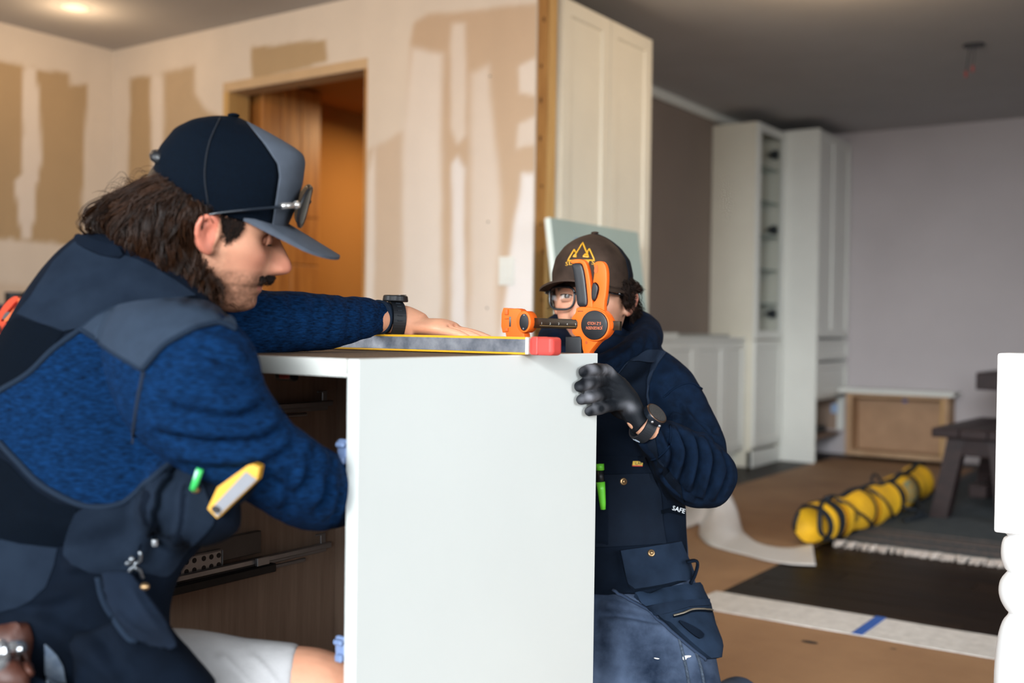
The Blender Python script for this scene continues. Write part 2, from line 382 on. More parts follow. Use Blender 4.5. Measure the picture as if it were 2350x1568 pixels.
# ceiling box with hanging wires
cb = thing('ceiling_junction_box', 'open round ceiling box with loose wires hanging from dark ceiling', 'junction box', (-1.178, 5.778, ZC))
MB().lathe([(.045, ZC - .006), (.052, ZC - .006), (.052, ZC), (.045, ZC)], (-1.178, 5.778), 28).cyl((-1.178, 5.778, ZC - .005), (-1.178, 5.778, ZC - .001), .046, n=28).build('box', black_pl, cb)
for k, (dx, dy, L) in enumerate(((-.035, .0, .13), (-.02, .01, .1), (.0, -.01, .11), (-.04, .015, .16))):
    pts = cr([(-1.178 + dx * .5, 5.778 + dy, ZC - .004), (-1.178 + dx * .9 + .006, 5.778 + dy, ZC - L * .5), (-1.178 + dx, 5.778 + dy * 1.5, ZC - L)], 8)
    o = MB().tube(pts, .0025, 6).build('wire', mat('wire_grey' if k % 2 else 'wire_black', '6d6a6c' if k % 2 else '20242a', .5), cb)
    if k in (0, 2): MB().cyl(pts[-1], pts[-1] - np.array([0, 0, .03]), .009, .006, 10).build('wire_connector', mat('red_connector', '8a3b36', .5), cb)
# ---------------------------------------------------------------- floor boards (pieces of the floor)
r0 = random.Random(3); k = 0
y = 2.36
planks = [mat('walnut_board_%s' % n, a, .45, col2=b_, spec=.1, scale=8, stretch=(1.0, 9, 9), bump=.05, bscale=60) for n, a, b_ in (('a', '150d08', '24180f'), ('b', '1a110b', '2b1d13'), ('c', '110a06', '20140d'))]
while y < 7.87:
    x = -3.0 - r0.uniform(0, .9); y1 = min(y + .127, 7.88)
    while x < .75:
        L = r0.uniform(.9, 1.7); a, b_ = max(x, -2.99 if y > 4.45 else -1.6), min(x + L, .8)
        vis = (b_ > -1.52 and y < 4.6) or (a < -2.4 and y > 4.4) or y > 6.4
        if b_ - a > .03 and vis:
            MB().box(a + .0008, b_ - .0008, y + .0008, y1 - .0008, -.012, r0.uniform(-.0006, .0), .0012).build('plank', planks[k % 3 if r0.random() > .3 else 0], FLOOR)
        k += 1; x += L
    y += .127

def sheet(name, x0, x1, y0, y1, z, th, m, label, cat, wav=.0015, n=(40, 60), edge=.004, seed=1, group=None):
    """a thin sheet lying on the floor, slightly wavy, edges not quite straight"""
    nx, ny = n; V = []; F = []
    for i in range(nx + 1):
        for j in range(ny + 1):
            u, v = i / nx, j / ny; x = x0 + (x1 - x0) * u; yy = y0 + (y1 - y0) * v
            ex = edge * noise.noise(Vector((seed, yy * 6, 0))) if i in (0, nx) else 0
            ey = edge * noise.noise(Vector((x * 6, seed, 5))) if j in (0, ny) else 0
            V.append((x + ex, yy + ey, z + th + wav * (.5 + .5 * noise.noise(Vector((x * 3, yy * 3, seed))))))
    N = len(V); V += [(a, b_, z) for a, b_, c in V]
    q = lambda i, j: i * (ny + 1) + j
    for i in range(nx):
        for j in range(ny):
            F.append((q(i, j), q(i + 1, j), q(i + 1, j + 1), q(i, j + 1))); F.append((N + q(i, j + 1), N + q(i + 1, j + 1), N + q(i + 1, j), N + q(i, j)))
    ring = [q(i, 0) for i in range(nx)] + [q(nx, j) for j in range(ny)] + [q(i, ny) for i in range(nx, 0, -1)] + [q(0, j) for j in range(ny, 0, -1)]
    for a, b_ in zip(ring, ring[1:] + ring[:1]): F.append((b_, a, N + a, N + b_))
    o = pyd(name, V, F, m); smooth_by_angle(o.data, 40)
    return tag(o, label, cat, group)
sheet('floor_paper', -2.44, -1.487, .0, 7.6, 0, .001, card, 'long runner of brown floor paper leading back to the cabinets', 'floor paper', seed=2)
np_ = sheet('floor_paper', -1.487, 1.3, 1.2, 3.235, 0, .001, card, 'brown floor paper in the near corner, below the white foam strip', 'floor paper', seed=5)
for (x, y, r) in ((-1.035, 3.039, .016), (-1.35, 3.07, .008), (-.82, 3.12, .006)):
    MB().ball((x, y, .0028), r, (1.6, .8, .05), 12, 6).build('scuff', mat('dark_scuff', '2a1f1a', .8), np_)
sheet('foam_strip', -1.50, 1.3, 3.19, 3.425, .0026, .002, foam, 'white foam strip taped along the edge of the dark boards', 'foam strip', wav=.002, seed=9)
o = MB().poly([(-.962, 3.192, .0072), (-.93, 3.192, .0072), (-.925, 3.432, .0072), (-.957, 3.432, .0072), (-.962, 3.192, .0060), (-.93, 3.192, .0060), (-.925, 3.432, .0060), (-.957, 3.432, .0060)],
    [(0, 1, 2, 3), (7, 6, 5, 4), (0, 4, 5, 1), (1, 5, 6, 2), (2, 6, 7, 3), (3, 7, 4, 0)]).build('masking_tape', blue_tape)
tag(o, 'short strip of blue masking tape across the white foam strip', 'tape')

# curled white sheet
def ruled(name, bot, top, m, n=40, mv=10, th=.0012, base=None):
    B = cr(bot, n); T = cr(top, n); V = []; F = []
    for i in range(n):
        for j in range(mv + 1):
            s_ = j / mv; p = B[i] * (1 - s_) + T[i] * s_
            q_ = p + np.array([0, 0, .004 * noise.noise(Vector(p * 9)) * (s_ * (1 - s_) * 4)]); q_[2] = max(q_[2], .0045 + .004 * s_); V.append(q_)
    for i in range(n - 1):
        for j in range(mv):
            a = i * (mv + 1) + j; F.append((a, a + mv + 1, a + mv + 2, a + 1))
    o = pyd(name, V, F, m)
    return o
A = lambda px, py: on(px, py, 2, .004)
bot = [A(1872, 1299), A(1815, 1296), A(1760, 1288), A(1715, 1276), A(1660, 1262), A(1625, 1250), A(1603, 1230)]
top = [A(1864, 1251), P(1815, 1259, 4.42), P(1765, 1264, 4.45), P(1730, 1255, 4.55), P(1706, 1222, 4.75), P(1690, 1165, 4.95), P(1668, 1119, 5.05)]
cs = ruled('curled_sheet', bot, top, foam2)
bot2 = [A(1603, 1230), A(1606, 1205), A(1590, 1208), A(1560, 1216), A(1520, 1222)]
top2 = [P(1668, 1119, 5.05), P(1655, 1122, 5.12), P(1620, 1140, 5.16), P(1580, 1160, 5.18), P(1530, 1165, 5.2)]
me2 = ruled('fold', bot2, top2, foam2)
bm = bmesh.new(); bm.from_mesh(cs.data)
bmesh.ops.translate(bm, verts=bm.verts, vec=cs.location)
tmp = me2.data.copy(); tmp.transform(Matrix.Translation(me2.location)); bm.from_mesh(tmp); bpy.data.objects.remove(me2); bpy.data.objects.remove(cs)
bmesh.ops.remove_doubles(bm, verts=bm.verts, dist=.0008)
r_ = bmesh.ops.solidify(bm, geom=bm.faces[:], thickness=.0012)
cs = smooth(obj('curled_sheet', bm, foam2)); tag(cs, 'loose white packing sheet curling up on the brown floor paper', 'sheet')

# rug with fringe
rx0, rx1, ry0, ry1 = -1.43, 1.4, 4.50, 7.3
rg = sheet('rug', rx0, rx1, ry0, ry1, 0.002, .008, rug_mat, 'dark blue grey patterned rug with a cream fringe under the bench', 'rug', wav=.003, n=(60, 60), seed=12)
b_ = MB()
for (y0, y1, c) in ((4.505, 4.54, 0), (4.62, 4.66, 1), (4.70, 4.72, 1), (4.79, 4.86, 1), (4.92, 4.94, 1)):
    MB().box(rx0 + .005, rx1 - .005, y0, y1, .011, .0142).build('border_stripe', mat('rug_teal', '1f5a5c', .95, var=.2, scale=80) if c == 0 else mat('rug_stripe', '6b5a52', .95, col2='2a3238', scale=70, bump=.4), rg)
V = []; F = []; rr = random.Random(5)
x = rx0
while x < .4:
    L = rr.uniform(.04, .075); dx = rr.uniform(-.02, .02); wd = .005
    n0 = len(V); z0 = .011
    for (u, zz) in ((0, z0 + .004), (.5, z0 + rr.uniform(.004, .012)), (1, .004)):
        c = np.array([x + dx * u, ry0 + .012 - L * u, zz])
        for (ax, az) in ((-wd, 0), (0, .005), (wd, 0), (0, -.003)): V.append(c + np.array([ax, 0, az]))
    for i in range(2):
        for k in range(4): F.append((n0 + i * 4 + k, n0 + i * 4 + (k + 1) % 4, n0 + i * 4 + 4 + (k + 1) % 4, n0 + i * 4 + 4 + k))
    x += rr.uniform(.0045, .008)
tag(pyd('fringe', V, F, fringe_mat, rg), kind='stuff')

# ---------------------------------------------------------------- shaker cabinetry
def shaker(b, ax, face, u0, u1, z0, z1, fr=.055, th=.02, rec=.009, gap=.0015):
    """a door whose outer face is at `face` on axis ax (0: faces +x, 1: faces -y)"""
    u0 += gap; u1 -= gap; z0 += gap; z1 -= gap; s = 1 if ax == 0 else -1
    def pt(u, z, d): return (face - s * d, u, z) if ax == 0 else (u, face - s * d, z)
    R = lambda a, d: [pt(u0 + a, z0 + a, d), pt(u1 - a, z0 + a, d), pt(u1 - a, z1 - a, d), pt(u0 + a, z1 - a, d)]
    rings = [R(0, th), R(0, .001), R(.001, 0), R(fr, 0), R(fr + .004, rec * .5), R(fr + .007, rec)]
    V = sum(rings, []); F = []
    for i in range(len(rings) - 1):
        for k in range(4): F.append((i * 4 + k, i * 4 + (k + 1) % 4, i * 4 + 4 + (k + 1) % 4, i * 4 + 4 + k))
    F.append((0, 3, 2, 1)); n = (len(rings) - 1) * 4; F.append((n, n + 1, n + 2, n + 3))
    return b.poly(V, F)
# tall pantry beside the stud wall
pt_ = thing('pantry_cabinet', 'tall cream pantry cabinet with two panelled doors beside the bare studs', 'cabinet', (-2.6, 4.08, 0))
MB().box(-2.95, -2.332, 3.682, 4.462, .1, 2.245, .002).box(-2.95, -2.39, 3.69, 4.455, 0, .1).build('body', cream_paint, pt_)
shaker(MB(), 0, -2.31, 3.682, 4.071, .12, 2.245, fr=.06).build('door', cream_paint, pt_)
shaker(MB(), 0, -2.31, 4.073, 4.462, .12, 2.245, fr=.06).build('door', cream_paint, pt_)
# board leaning on the pantry
lb = MB().box(-.012, .012, 0, .71, 0, 1.33, .002).build('leaning_panel', board_teal, base=(0, 0, 0))
lb.location = (-2.02, 3.42, .004); lb.rotation_euler = (0, math.radians(-8.0), 0)
tag(lb, 'flat grey green panel with pale edge leaning in front of the pantry', 'panel')
ed = MB().box(-.0125, .0125, -.003, .0, 0, 1.33, .001).build('edge_strip', mat('pale_edge', 'd8e2dc', .5)); ed.parent = lb; ed.location = (0, -.0005, 0)
tp = MB().poly([(.0127, .165, 1.262), (.0127, .32, 1.262), (.0127, .29, 1.215), (.0127, .20, 1.21)], [(0, 1, 2, 3)])
tp = tp.build('tape_mark', blue_tape); tp.parent = lb; tp.location = (0, 0, 0); tp.data.transform(Matrix.Translation(Vector((0.0127, .2425, 1.21)) - Vector((0, 0, 0)))) if abs(tp.data.vertices[0].co.z) < .2 else None

# low cabinets along the side wall
for i, (y0, y1) in enumerate(((4.70, 5.108), (5.108, 5.51), (5.51, 5.91), (5.91, 6.335), (6.335, 6.672))):
    names = ('white low cabinet beside the tall pantry, mostly hidden', 'white low cabinet behind the crouching worker, second from the pantry', 'white low cabinet third from the pantry along the side wall',
             'white low cabinet second from the tall glass door cabinet', 'white low cabinet directly beside the tall glass door cabinet')
    c = thing('low_cabinet', names[i], 'cabinet', (-2.87, (y0 + y1) / 2, 0), 'row of low cabinets')
    MB().box(-2.995, -2.757, y0 + .001, y1 - .001, .11, .835, .001).box(-2.995, -2.80, y0 + .001, y1 - .001, 0, .11).build('body', white_paint, c)
    shaker(MB(), 0, -2.735, y0, y1, .115, .833, fr=.05).build('door', white_paint, c)
ct = MB().box(-2.995, -2.73, 4.70, 6.672, .835, .857, .003).build('shelf_top', white_paint); tag(ct, 'long thin white top running over the low cabinets', 'countertop')
bx_ = MB().box(-2.93, -2.80, 5.42, 5.80, .857, .882, .002).build('board_offcut', white_paint); tag(bx_, 'flat white offcut lying on the low cabinet top', 'board')
bx_ = MB().box(-2.93, -2.80, 5.83, 6.55, .857, .875, .002).build('board_offcut', mat('grey_board', 'a9aaa4', .6)); tag(bx_, 'longer grey offcut on the low cabinet top near the tower', 'board')
bk = MB().cyl((-2.84, 5.13, .857), (-2.84, 5.13, .895), .022, .018, 16, bev=.002).build('black_cup', black_pl); tag(bk, 'small black cap standing on the low cabinet top', 'cap')
# tower with glass door
tw = thing('display_tower', 'tall cabinet with narrow glazed upper door between wall and drawer tower', 'cabinet', (-2.84, 6.93, 0))
T = MB(); x0, x1, y0, y1 = -2.995, -2.69, 6.675, 7.178
T.box(x0, x1, y0, y0 + .018, 0, 2.272).box(x0, x1, y1 - .018, y1, 0, 2.272).box(x0, x0 + .012, y0 + .018, y1 - .018, 0, 2.272).box(x0 + .012, x1, y0 + .018, y1 - .018, 2.254, 2.272).box(x0 + .012, x1, y0 + .018, y1 - .018, .82, .838).box(x0 + .012, x1 - .05, y0 + .018, y1 - .018, 0, .12)
T.build('body', cream_paint, tw)
inn = mat('tower_inside', 'b3a27c', .6, var=.05, scale=5)
MB().box(x0 + .012, x0 + .016, y0 + .02, y1 - .02, .84, 2.25).build('back_lining', inn, tw)
glass = glass_mat('clear_glass', .08)
for z in (1.08, 1.31, 1.54, 1.77, 2.0):
    MB().box(x0 + .018, x1 - .02, y0 + .02, y1 - .02, z, z + .008).build('glass_shelf', mat('shelf_glass', 'a9c0b4', .1, trans=.6), tw)
for z in (1.02, 1.60, 2.12):
    MB().box(x1 - .06, x1 - .02, y1 - .075, y1 - .019, z - .03, z + .03, .006).cyl((x1 - .07, y1 - .09, z), (x1 - .03, y1 - .03, z), .014, n=10).build('hinge', mat('hinge_dark', '2c3238', .4, metal=.6), tw)
fr = MB()
for (a, b_, c, d) in ((y0, y0 + .055, .845, 2.27), (y1 - .055, y1, .845, 2.27), (y0 + .055, y1 - .055, .845, .90), (y0 + .055, y1 - .055, 2.215, 2.27)): fr.box(x1 + .001, x1 + .021, a + .001, b_, c, d, .002)
gd = fr.build('glass_door', white_paint, tw)
MB().box(x1 + .008, x1 + .012, y0 + .056, y1 - .056, .901, 2.214).build('glass_pane', glass, gd)
shaker(MB(), 0, x1 + .021, y0, y1, .13, .838, fr=.05).build('lower_door', white_paint, tw)
MB().box(x1 - .03, x1 + .012, y0, y1, 0, .105, .001).build('plinth', white_paint, tw)
# tower with doors, drawers and an open niche
dt = thing('drawer_tower', 'tall cabinet with two doors, two drawers and an open brown niche', 'cabinet', (-2.7, 7.53, 0))
x0, x1, y0, y1 = -2.995, -2.455, 7.182, 7.88
MB().box(x0, x1 + .02, y0, y0 + .018, 0, 2.286).box(x0, x1, y1 - .018, y1, .18, 2.286).box(x0, x1, y0 + .018, y1 - .018, 2.268, 2.286).box(x0, x1, y0 + .018, y1 - .018, .425, .443).box(x0, x0 + .01, y0 + .018, y1 - .018, .16, 2.268).build('body', white_paint, dt)
ym = (y0 + y1) / 2 + .01
shaker(MB(), 0, x1 + .021, y0 + .019, ym, .86, 2.28, fr=.05).build('door', white_paint, dt)
shaker(MB(), 0, x1 + .021, ym, y1, .86, 2.28, fr=.05).build('door', white_paint, dt)
shaker(MB(), 0, x1 + .021, y0 + .019, y1, .70, .845, fr=.03).build('drawer', white_paint, dt)
shaker(MB(), 0, x1 + .021, y0 + .019, y1, .445, .685, fr=.04).build('drawer', white_paint, dt)
MB().box(x0 + .012, x1, y0 + .019, y0 + .024, .18, .424).box(x0 + .012, x1 - .05, y1 - .024, y1 - .019, .18, .424).box(x0 + .012, x0 + .018, y0 + .024, y1 - .024, .18, .424).box(x0 + .012, x1 - .02, y0 + .024, y1 - .019, .15, .168).build('niche_lining', walnut_box, dt)
MB().box(x0 + .02, x1 - .1, y0 + .03, y1 - .1, .168, .215, .003).build('niche_tray', black_pl, dt)
MB().box(x1 - .09, x1 - .04, y1 - .0285, y1 - .0245, .30, .37, .003).build('shim_clip', mat('pale_blue_clip', '9db4d4', .4), dt)
# window seat
ws = thing('window_seat', 'low open plywood box with white top against the far wall', 'bench box', (-2.02, 7.78, 0))
MB().box(-2.385, -2.345, 7.69, 7.88, .02, .465).box(-1.72, -1.685, 7.69, 7.88, .02, .465).box(-2.345, -1.72, 7.69, 7.88, .02, .055).box(-2.345, -1.72, 7.69, 7.88, .44, .465).build('carcass', ply, ws)
MB().box(-2.345, -1.72, 7.86, 7.875, .055, .44).build('back_panel', mat('ply_back', 'b08d6e', .75, col2='9a7a5e', scale=5), ws)
MB().box(-1.735, -1.72, 7.689, 7.70, .05, .44).build('inner_strip', stud_light, ws)
MB().box(-2.43, -1.645, 7.655, 7.882, .466, .498, .004, 2).build('seat_top', white_paint, ws)
MB().box(-2.035, -2.0, 7.853, 7.860, .405, .44, .001).build('tape_square', blue_tape, ws)

# ---------------------------------------------------------------- yellow bag
yel = mat('yellow_canvas', 'f7bf1c', .7, col2='d9a31a', scale=7, bump=.15, bscale=120)
blk = mat('black_webbing', '0b1620', .7, var=.1, scale=40)
bg = thing('level_bag', 'long yellow canvas tool bag with black straps lying on the floor', 'bag', (-1.46, 5.2, 0))
n = 60; V = []; F = []; m = 28
axis = cr([(-1.505, 4.40, .088), (-1.475, 4.8, .092), (-1.455, 5.3, .088), (-1.455, 5.75, .098), (-1.475, 6.13, .10)], n)
def bag_r(s): return .083 + .006 * math.sin(s * 23) + .004 * math.sin(s * 51 + 1) - (.014 * max(0, 1 - s * 20) if s < .05 else 0) - (.022 * max(0, 1 - (1 - s) * 14) if s > .93 else 0)
def bag_pt(s, a, off=0.0):
    i = min(n - 1, max(0, s * (n - 1))); i0 = int(i); c = axis[i0] + (axis[min(i0 + 1, n - 1)] - axis[i0]) * (i - i0)
    r = bag_r(s) + off + .004 * noise.noise(Vector((s * 14, math.cos(a) * 1.5, math.sin(a) * 1.5)))
    p = c + r * np.array([math.cos(a), 0, math.sin(a)]); p[2] = max(p[2], .014 if p[0] > -1.445 and p[1] > 4.47 else .0064); return p
for i in range(n):
    for k in range(m): V.append(bag_pt(i / (n - 1), 2 * math.pi * k / m))
for i in range(n - 1):
    for k in range(m): F.append((i * m + k, i * m + (k + 1) % m, (i + 1) * m + (k + 1) % m, (i + 1) * m + k))
F.append(tuple(range(m))); F.append(tuple(range((n - 1) * m, n * m))[::-1])
pyd('body', V, F, yel, bg)
def band(name, s0, s1, a0, a1, mt, off=.004, na=26, ns=5):
    V = []; F = []
    for i in range(ns):
        for k in range(na): V.append(bag_pt(s0 + (s1 - s0) * i / (ns - 1), a0 + (a1 - a0) * k / (na - 1), off))
    for i in range(ns - 1):
        for k in range(na - 1): F.append((i * na + k, (i + 1) * na + k, (i + 1) * na + k + 1, i * na + k + 1))
    return pyd(name, V, F, mt, bg)
TWO = 2 * math.pi
for (s0, s1) in ((.055, .10), (.0, .02), (.50, .545), (.685, .71), (.31, .325)): band('strap', s0, s1, -.9, TWO - 1.2, blk, .005)
zp = [bag_pt(s, 1.45 + .08 * math.sin(s * 9), .008) for s in np.linspace(.09, .99, 60)]
MB().tube(zp, .0125, 8).build('zip', blk, bg, sm=True)
fl = band('flap', .11, .29, -.75, 1.3, yel, .012, 24, 10); MB().tube([bag_pt(.11 + .18 * min(1, max(0, t * 1.2 - .1)), a, .013) for t, a in zip(np.linspace(0, 1, 20), np.linspace(1.2, -.75, 20))], .0085, 6).build('piping', blk, bg, sm=True)
band('flap', .335, .49, -.85, 1.3, yel, .012, 24, 10); MB().tube([bag_pt(.335 + .15 * t * t, a, .013) for t, a in zip(np.linspace(0, 1, 20), np.linspace(1.2, -.85, 20))], .0085, 6).build('piping', blk, bg, sm=True)
band('label_patch', .56, .66, -.3, .9, mat('bag_label', 'c08a20', .6, col2='6d8a78', scale=30), .006, 14, 6)
band('print_mark', .15, .20, -.15, .35, mat('bag_print', '6d5a1c', .7, col2='a98218', scale=90), .0135, 8, 4)
hp = cr([bag_pt(.52, -.35, .006), bag_pt(.545, -.45, .07) * np.array([1, 1, 0]) + np.array([.05, 0, .02]), P(2075, 1200, 5.0), P(2117, 1172, 5.15), P(2100, 1145, 5.35), bag_pt(.70, -.4, .006)], 30)
hp[:, 2] = np.maximum(hp[:, 2], .026)
MB().tube(hp, .010, 8, flat=.8).build('handle', blk, bg, sm=True)
MB().tube(cr([bag_pt(.07, 1.5, .004), bag_pt(.02, 1.2, .004), bag_pt(0, .8, -.01) + np.array([0, -.012, 0]), bag_pt(0, -.4, -.02) + np.array([0, -.014, 0]), bag_pt(.03, -.7, .004), bag_pt(.08, -.75, .004)], 24), .010, 8, flat=.5).build('end_strap', blk, bg, sm=True)
MB().tube(cr([bag_pt(.04, 2.2, .004), bag_pt(.0, 2.5, -.004) + np.array([0, -.008, 0]), bag_pt(.0, 3.4, -.004) + np.array([0, -.008, 0]), bag_pt(.05, 3.6, .004)], 16), .010, 8, flat=.6).build('end_strap', blk, bg, sm=True)
lp = cr([bag_pt(.40, 1.5, .006), bag_pt(.42, 1.6, .05), bag_pt(.46, 1.65, .055), bag_pt(.48, 1.5, .006)], 16)
MB().tube(lp, .006, 6).build('loop', blk, bg, sm=True)

# ---------------------------------------------------------------- bench and table
def frame_thing(o, ang, piv):
    o.rotation_euler = (0, 0, ang)
bn = thing('dark_bench', 'dark stained plank bench with splayed legs standing on the rug', 'bench', (-1.26, 5.40, .0135)); B0 = np.array([-1.26, 5.40, .0135])
L = lambda x, y, z: (B0[0] + x, B0[1] + y, B0[2] + z)
def bxl(x0, x1, y0, y1, z0, z1, bev=.004): return MB().box(B0[0] + x0, B0[0] + x1, B0[1] + y0, B0[1] + y1, B0[2] + z0, B0[2] + z1, bev, 2)
for k in range(3): bxl(.127 * k, .127 * k + .125, 0, .90, .387, .432, .006).build('seat_plank', dark_wood, bn)
bxl(.09, .30, .06, .84, .30, .387).build('apron', dark_wood, bn)
for sx in (0, 1):
    for sy in (0, 1):
        xt = .10 if sx == 0 else .28; xb = .035 if sx == 0 else .345; yt = .10 if sy == 0 else .80; yb = .05 if sy == 0 else .85; h = .04
        V = [L(xb - h, yb - h, 0), L(xb + h, yb - h, 0), L(xb + h, yb + h, 0), L(xb - h, yb + h, 0), L(xt - h, yt - h, .387), L(xt + h, yt - h, .387), L(xt + h, yt + h, .387), L(xt - h, yt + h, .387)]
        MB().poly(V, [(3, 2, 1, 0), (4, 5, 6, 7), (0, 1, 5, 4), (1, 2, 6, 5), (2, 3, 7, 6), (3, 0, 4, 7)]).build('leg', dark_wood, bn)
bxl(.15, .23, .1, .8, .10, .16).build('stretcher', dark_wood, bn)
bn.rotation_euler = (0, 0, math.radians(-3))
tb = thing('dark_table', 'thick dark table top corner behind the bench, right of frame', 'table', (-.6, 6.8, .0135))
MB().box(-1.25, .1, 6.345, 7.25, .590, .687, .006, 2).build('table_top', dark_wood, tb)
for x, y in ((-1.05, 6.5), (0, 6.5), (-1.05, 7.1), (0, 7.1)): MB().box(x - .045, x + .045, y - .045, y + .045, .0135, .590, .004).build('leg', dark_wood, tb)

# ---------------------------------------------------------------- white island leg
PX, PY = -.303, 1.973
il = thing('island_leg', 'white turned wooden island leg standing in the right foreground', 'post', (PX, PY, 0))
h = .0445
MB().box(PX - h, PX + h, PY - h, PY + h, .572, .872, .004, 2).build('square_top', post_mat, il)
prof = [(.030, .02), (.034, .05), (.028, .09), (.032, .14), (.041, .20), (.046, .27), (.047, .33), (.043, .385), (.036, .415), (.028, .428), (.027, .434), (.031, .438), (.039, .452), (.0425, .468), (.040, .486), (.031, .500), (.029, .503), (.034, .508), (.0395, .525), (.0395, .545), (.036, .558), (.030, .563), (.040, .572), (.040, .58)]
pr = cr(prof, 70); MB().lathe([(max(.005, a), b_) for a, b_ in pr], (PX, PY), 40).build('turned_shaft', post_mat, il, sm=True)
MB().lathe([(.02, 0), (.035, .004), (.037, .02), (.03, .03)], (PX, PY), 32).build('foot', post_mat, il, sm=True)

# ---------------------------------------------------------------- the cabinet being fitted
CX0, CX1, CY0, CY1, CZ = -1.566, -.936, 1.012, 1.62, .861
speck = mat('particle_board', '3d2d1c', .85, col2='735639', scale=240, bump=.2, bscale=250)
bc = thing('base_cabinet', 'white base cabinet with open front and brown inside, worked on by both men', 'cabinet', ((CX0 + CX1) / 2, (CY0 + CY1) / 2, 0))
MB().box(CX1 - .020, CX1, CY0, CY1, .0, CZ, .0012, 2).build('side_panel', mat('white_cover_panel', 'dfe2de', .33, var=.015, scale=3, bump=.02, bscale=60), bc)
MB().box(CX0, CX0 + .018, CY0, CY1 - .01, .115, CZ, .001).build('far_side', white_paint, bc)
tp_ = MB().box(CX0 + .018, CX1 - .020, CY0, CY1, CZ - .020, CZ - .0006, .0006).build('top_board', speck, bc)
MB().box(CX0, CX1 - .021, CY0 - .001, CY0 + .003, CZ - .024, CZ, .001).build('front_edge', white_paint, bc)
MB().box(CX0 + .018, CX1 - .02, CY0, CY1 - .012, .115, .133, .001).build('bottom_board', walnut_box, bc)
MB().box(CX0 + .018, CX0 + .0205, CY0 + .004, CY1 - .014, .134, CZ - .021).build('inner_lining', walnut_box, bc)
MB().box(CX1 - .0228, CX1 - .0203, CY0 + .004, CY1 - .014, .134, CZ - .021).build('inner_lining', walnut_box, bc)
MB().box(CX0 + .018, CX1 - .0202, CY1 - .013, CY1 - .001, .115, CZ - .021).build('back_board', walnut_box, bc)
for x in (CX0 + .06, CX1 - .09):
    for y in (CY0 + .06, CY1 - .09): MB().cyl((x, y, 0), (x, y, .115), .02, n=14, bev=.002).build('cabinet_foot', black_pl, bc)
XS = CX0 + .0206
for zi, (z, plate) in enumerate(((.742, False), (.455, True))):
    sl_ = thing('drawer_slide', None, None, (0, 0, 0)); sl_.parent = bc; sl_.location = Vector((XS, 1.3, z)) - bc.location
    a = MB().box(XS, XS + .012, CY0 + .05, 1.57, z - .010, z + .006, .0015)
    a.box(XS + .012, XS + .022, CY0 + .03, 1.575, z - .002, z + .010, .002).build('rail', steel, sl_)
    MB().box(XS + .012, XS + .028, CY0 + .08, 1.42, z - .022, z - .006, .002).build('damper', black_pl, sl_)
    MB().cyl((XS + .02, 1.42, z - .014), (XS + .02, 1.50, z - .014), .004, n=8).build('damper_rod', steel, sl_)
    MB().box(XS + .013, XS + .017, 1.548, 1.562, z + .008, z + .028, .001).box(XS + .013, XS + .017, 1.535, 1.562, z + .026, z + .030, .001).build('rear_hook', steel, sl_)
    if plate:
        MB().box(XS, XS + .012, CY0 + .02, 1.395, z + .016, z + .058, .001).build('side_bracket', grey_steel, sl_)
        hb = MB().box(XS + .012, XS + .015, 1.19, 1.30, z + .002, z + .040, .004, 2).build('hole_plate', steel, sl_)
        hh = MB()
        for k in range(6):
            for q in range(2): hh.cyl((XS + .0149, 1.203 + .0168 * k + (.004 if k > 2 else 0), z + .012 + q * .017), (XS + .0155, 1.203 + .0168 * k + (.004 if k > 2 else 0), z + .012 + q * .017), .0048, n=10)
        tag(hh.build('screw_holes', black_pl, hb), None)
        MB().box(XS + .022, XS + .030, 1.37, 1.40, z - .004, z + .012, .001).build('catch', steel, sl_)
# fold the deepest level up so the slide stays part > sub-part
clip = mat('blue_grey_clip', '7f94bd', .4, var=.05)
for i, z in enumerate((.742, .485)):
    c = MB().box(CX1 - .0405, CX1 - .0228, CY0 + .004, CY0 + .012, z - .014, z + .014, .003, 2).box(CX1 - .037, CX1 - .0228, CY0 - .004, CY0 + .010, z + .004, z + .011, .002).box(CX1 - .035, CX1 - .0228, CY0 - .003, CY0 + .006, z - .018, z - .008, .002).build('shim_clip', clip, bc)
tg = thing('hanging_tag', 'small black and red tag hanging under the cabinet top', 'tag', (-1.115, 1.06, .81))  # black tag with a red centre, not a lamp
MB().box(-1.137, -1.097, 1.054, 1.066, .8245, .8405, .004, 2).build('case', black_pl, tg)
MB().box(-1.125, -1.104, 1.0525, 1.0545, .828, .840, .001).build('lens', mat('tag_red', 'a8322c', .4), tg)  # red centre of the tag

# ---------------------------------------------------------------- spirit level
lv = thing('spirit_level', 'grey and yellow spirit level with red end caps lying across the cabinet top', 'level', (-1.15, 1.41, CZ))
ly = mat('level_yellow', 'e2a826', .45, var=.04, scale=20); lg = mat('milled_grey', '565b66', .4, col2='9c9da3', scale=28, metal=.35, bump=.1, bscale=90)
z0, z1 = CZ + .0008, CZ + .0285
MB().box(-1.405, -.915, 1.381, 1.409, z0, z1, .002, 2).build('rail_body', ly, lv)
MB().box(-1.405, -.915, 1.3798, 1.3812, z0 + .0035, z1 - .0035, .0003).build('milled_face', lg, lv)
MB().box(-.918, -.912, 1.3795, 1.4095, z0 + .0005, z1 - .0005, .001).build('white_collar', mat('off_white_plastic', 'd8d2c8', .5), lv)
red = mat('red_rubber', 'd0453d', .5, var=.06, scale=25, bump=.1, bscale=150)
MB().box(-.912, -.868, 1.380, 1.410, z0 - .0005, z1 + .0004, .006, 3).box(-.906, -.894, 1.3785, 1.4112, z0 + .0005, z1 + .0008, .002, 2).build('end_cap', red, lv)
MB().box(-1.445, -1.404, 1.380, 1.410, z0, z1 + .0004, .006, 3).build('end_cap', red, lv)
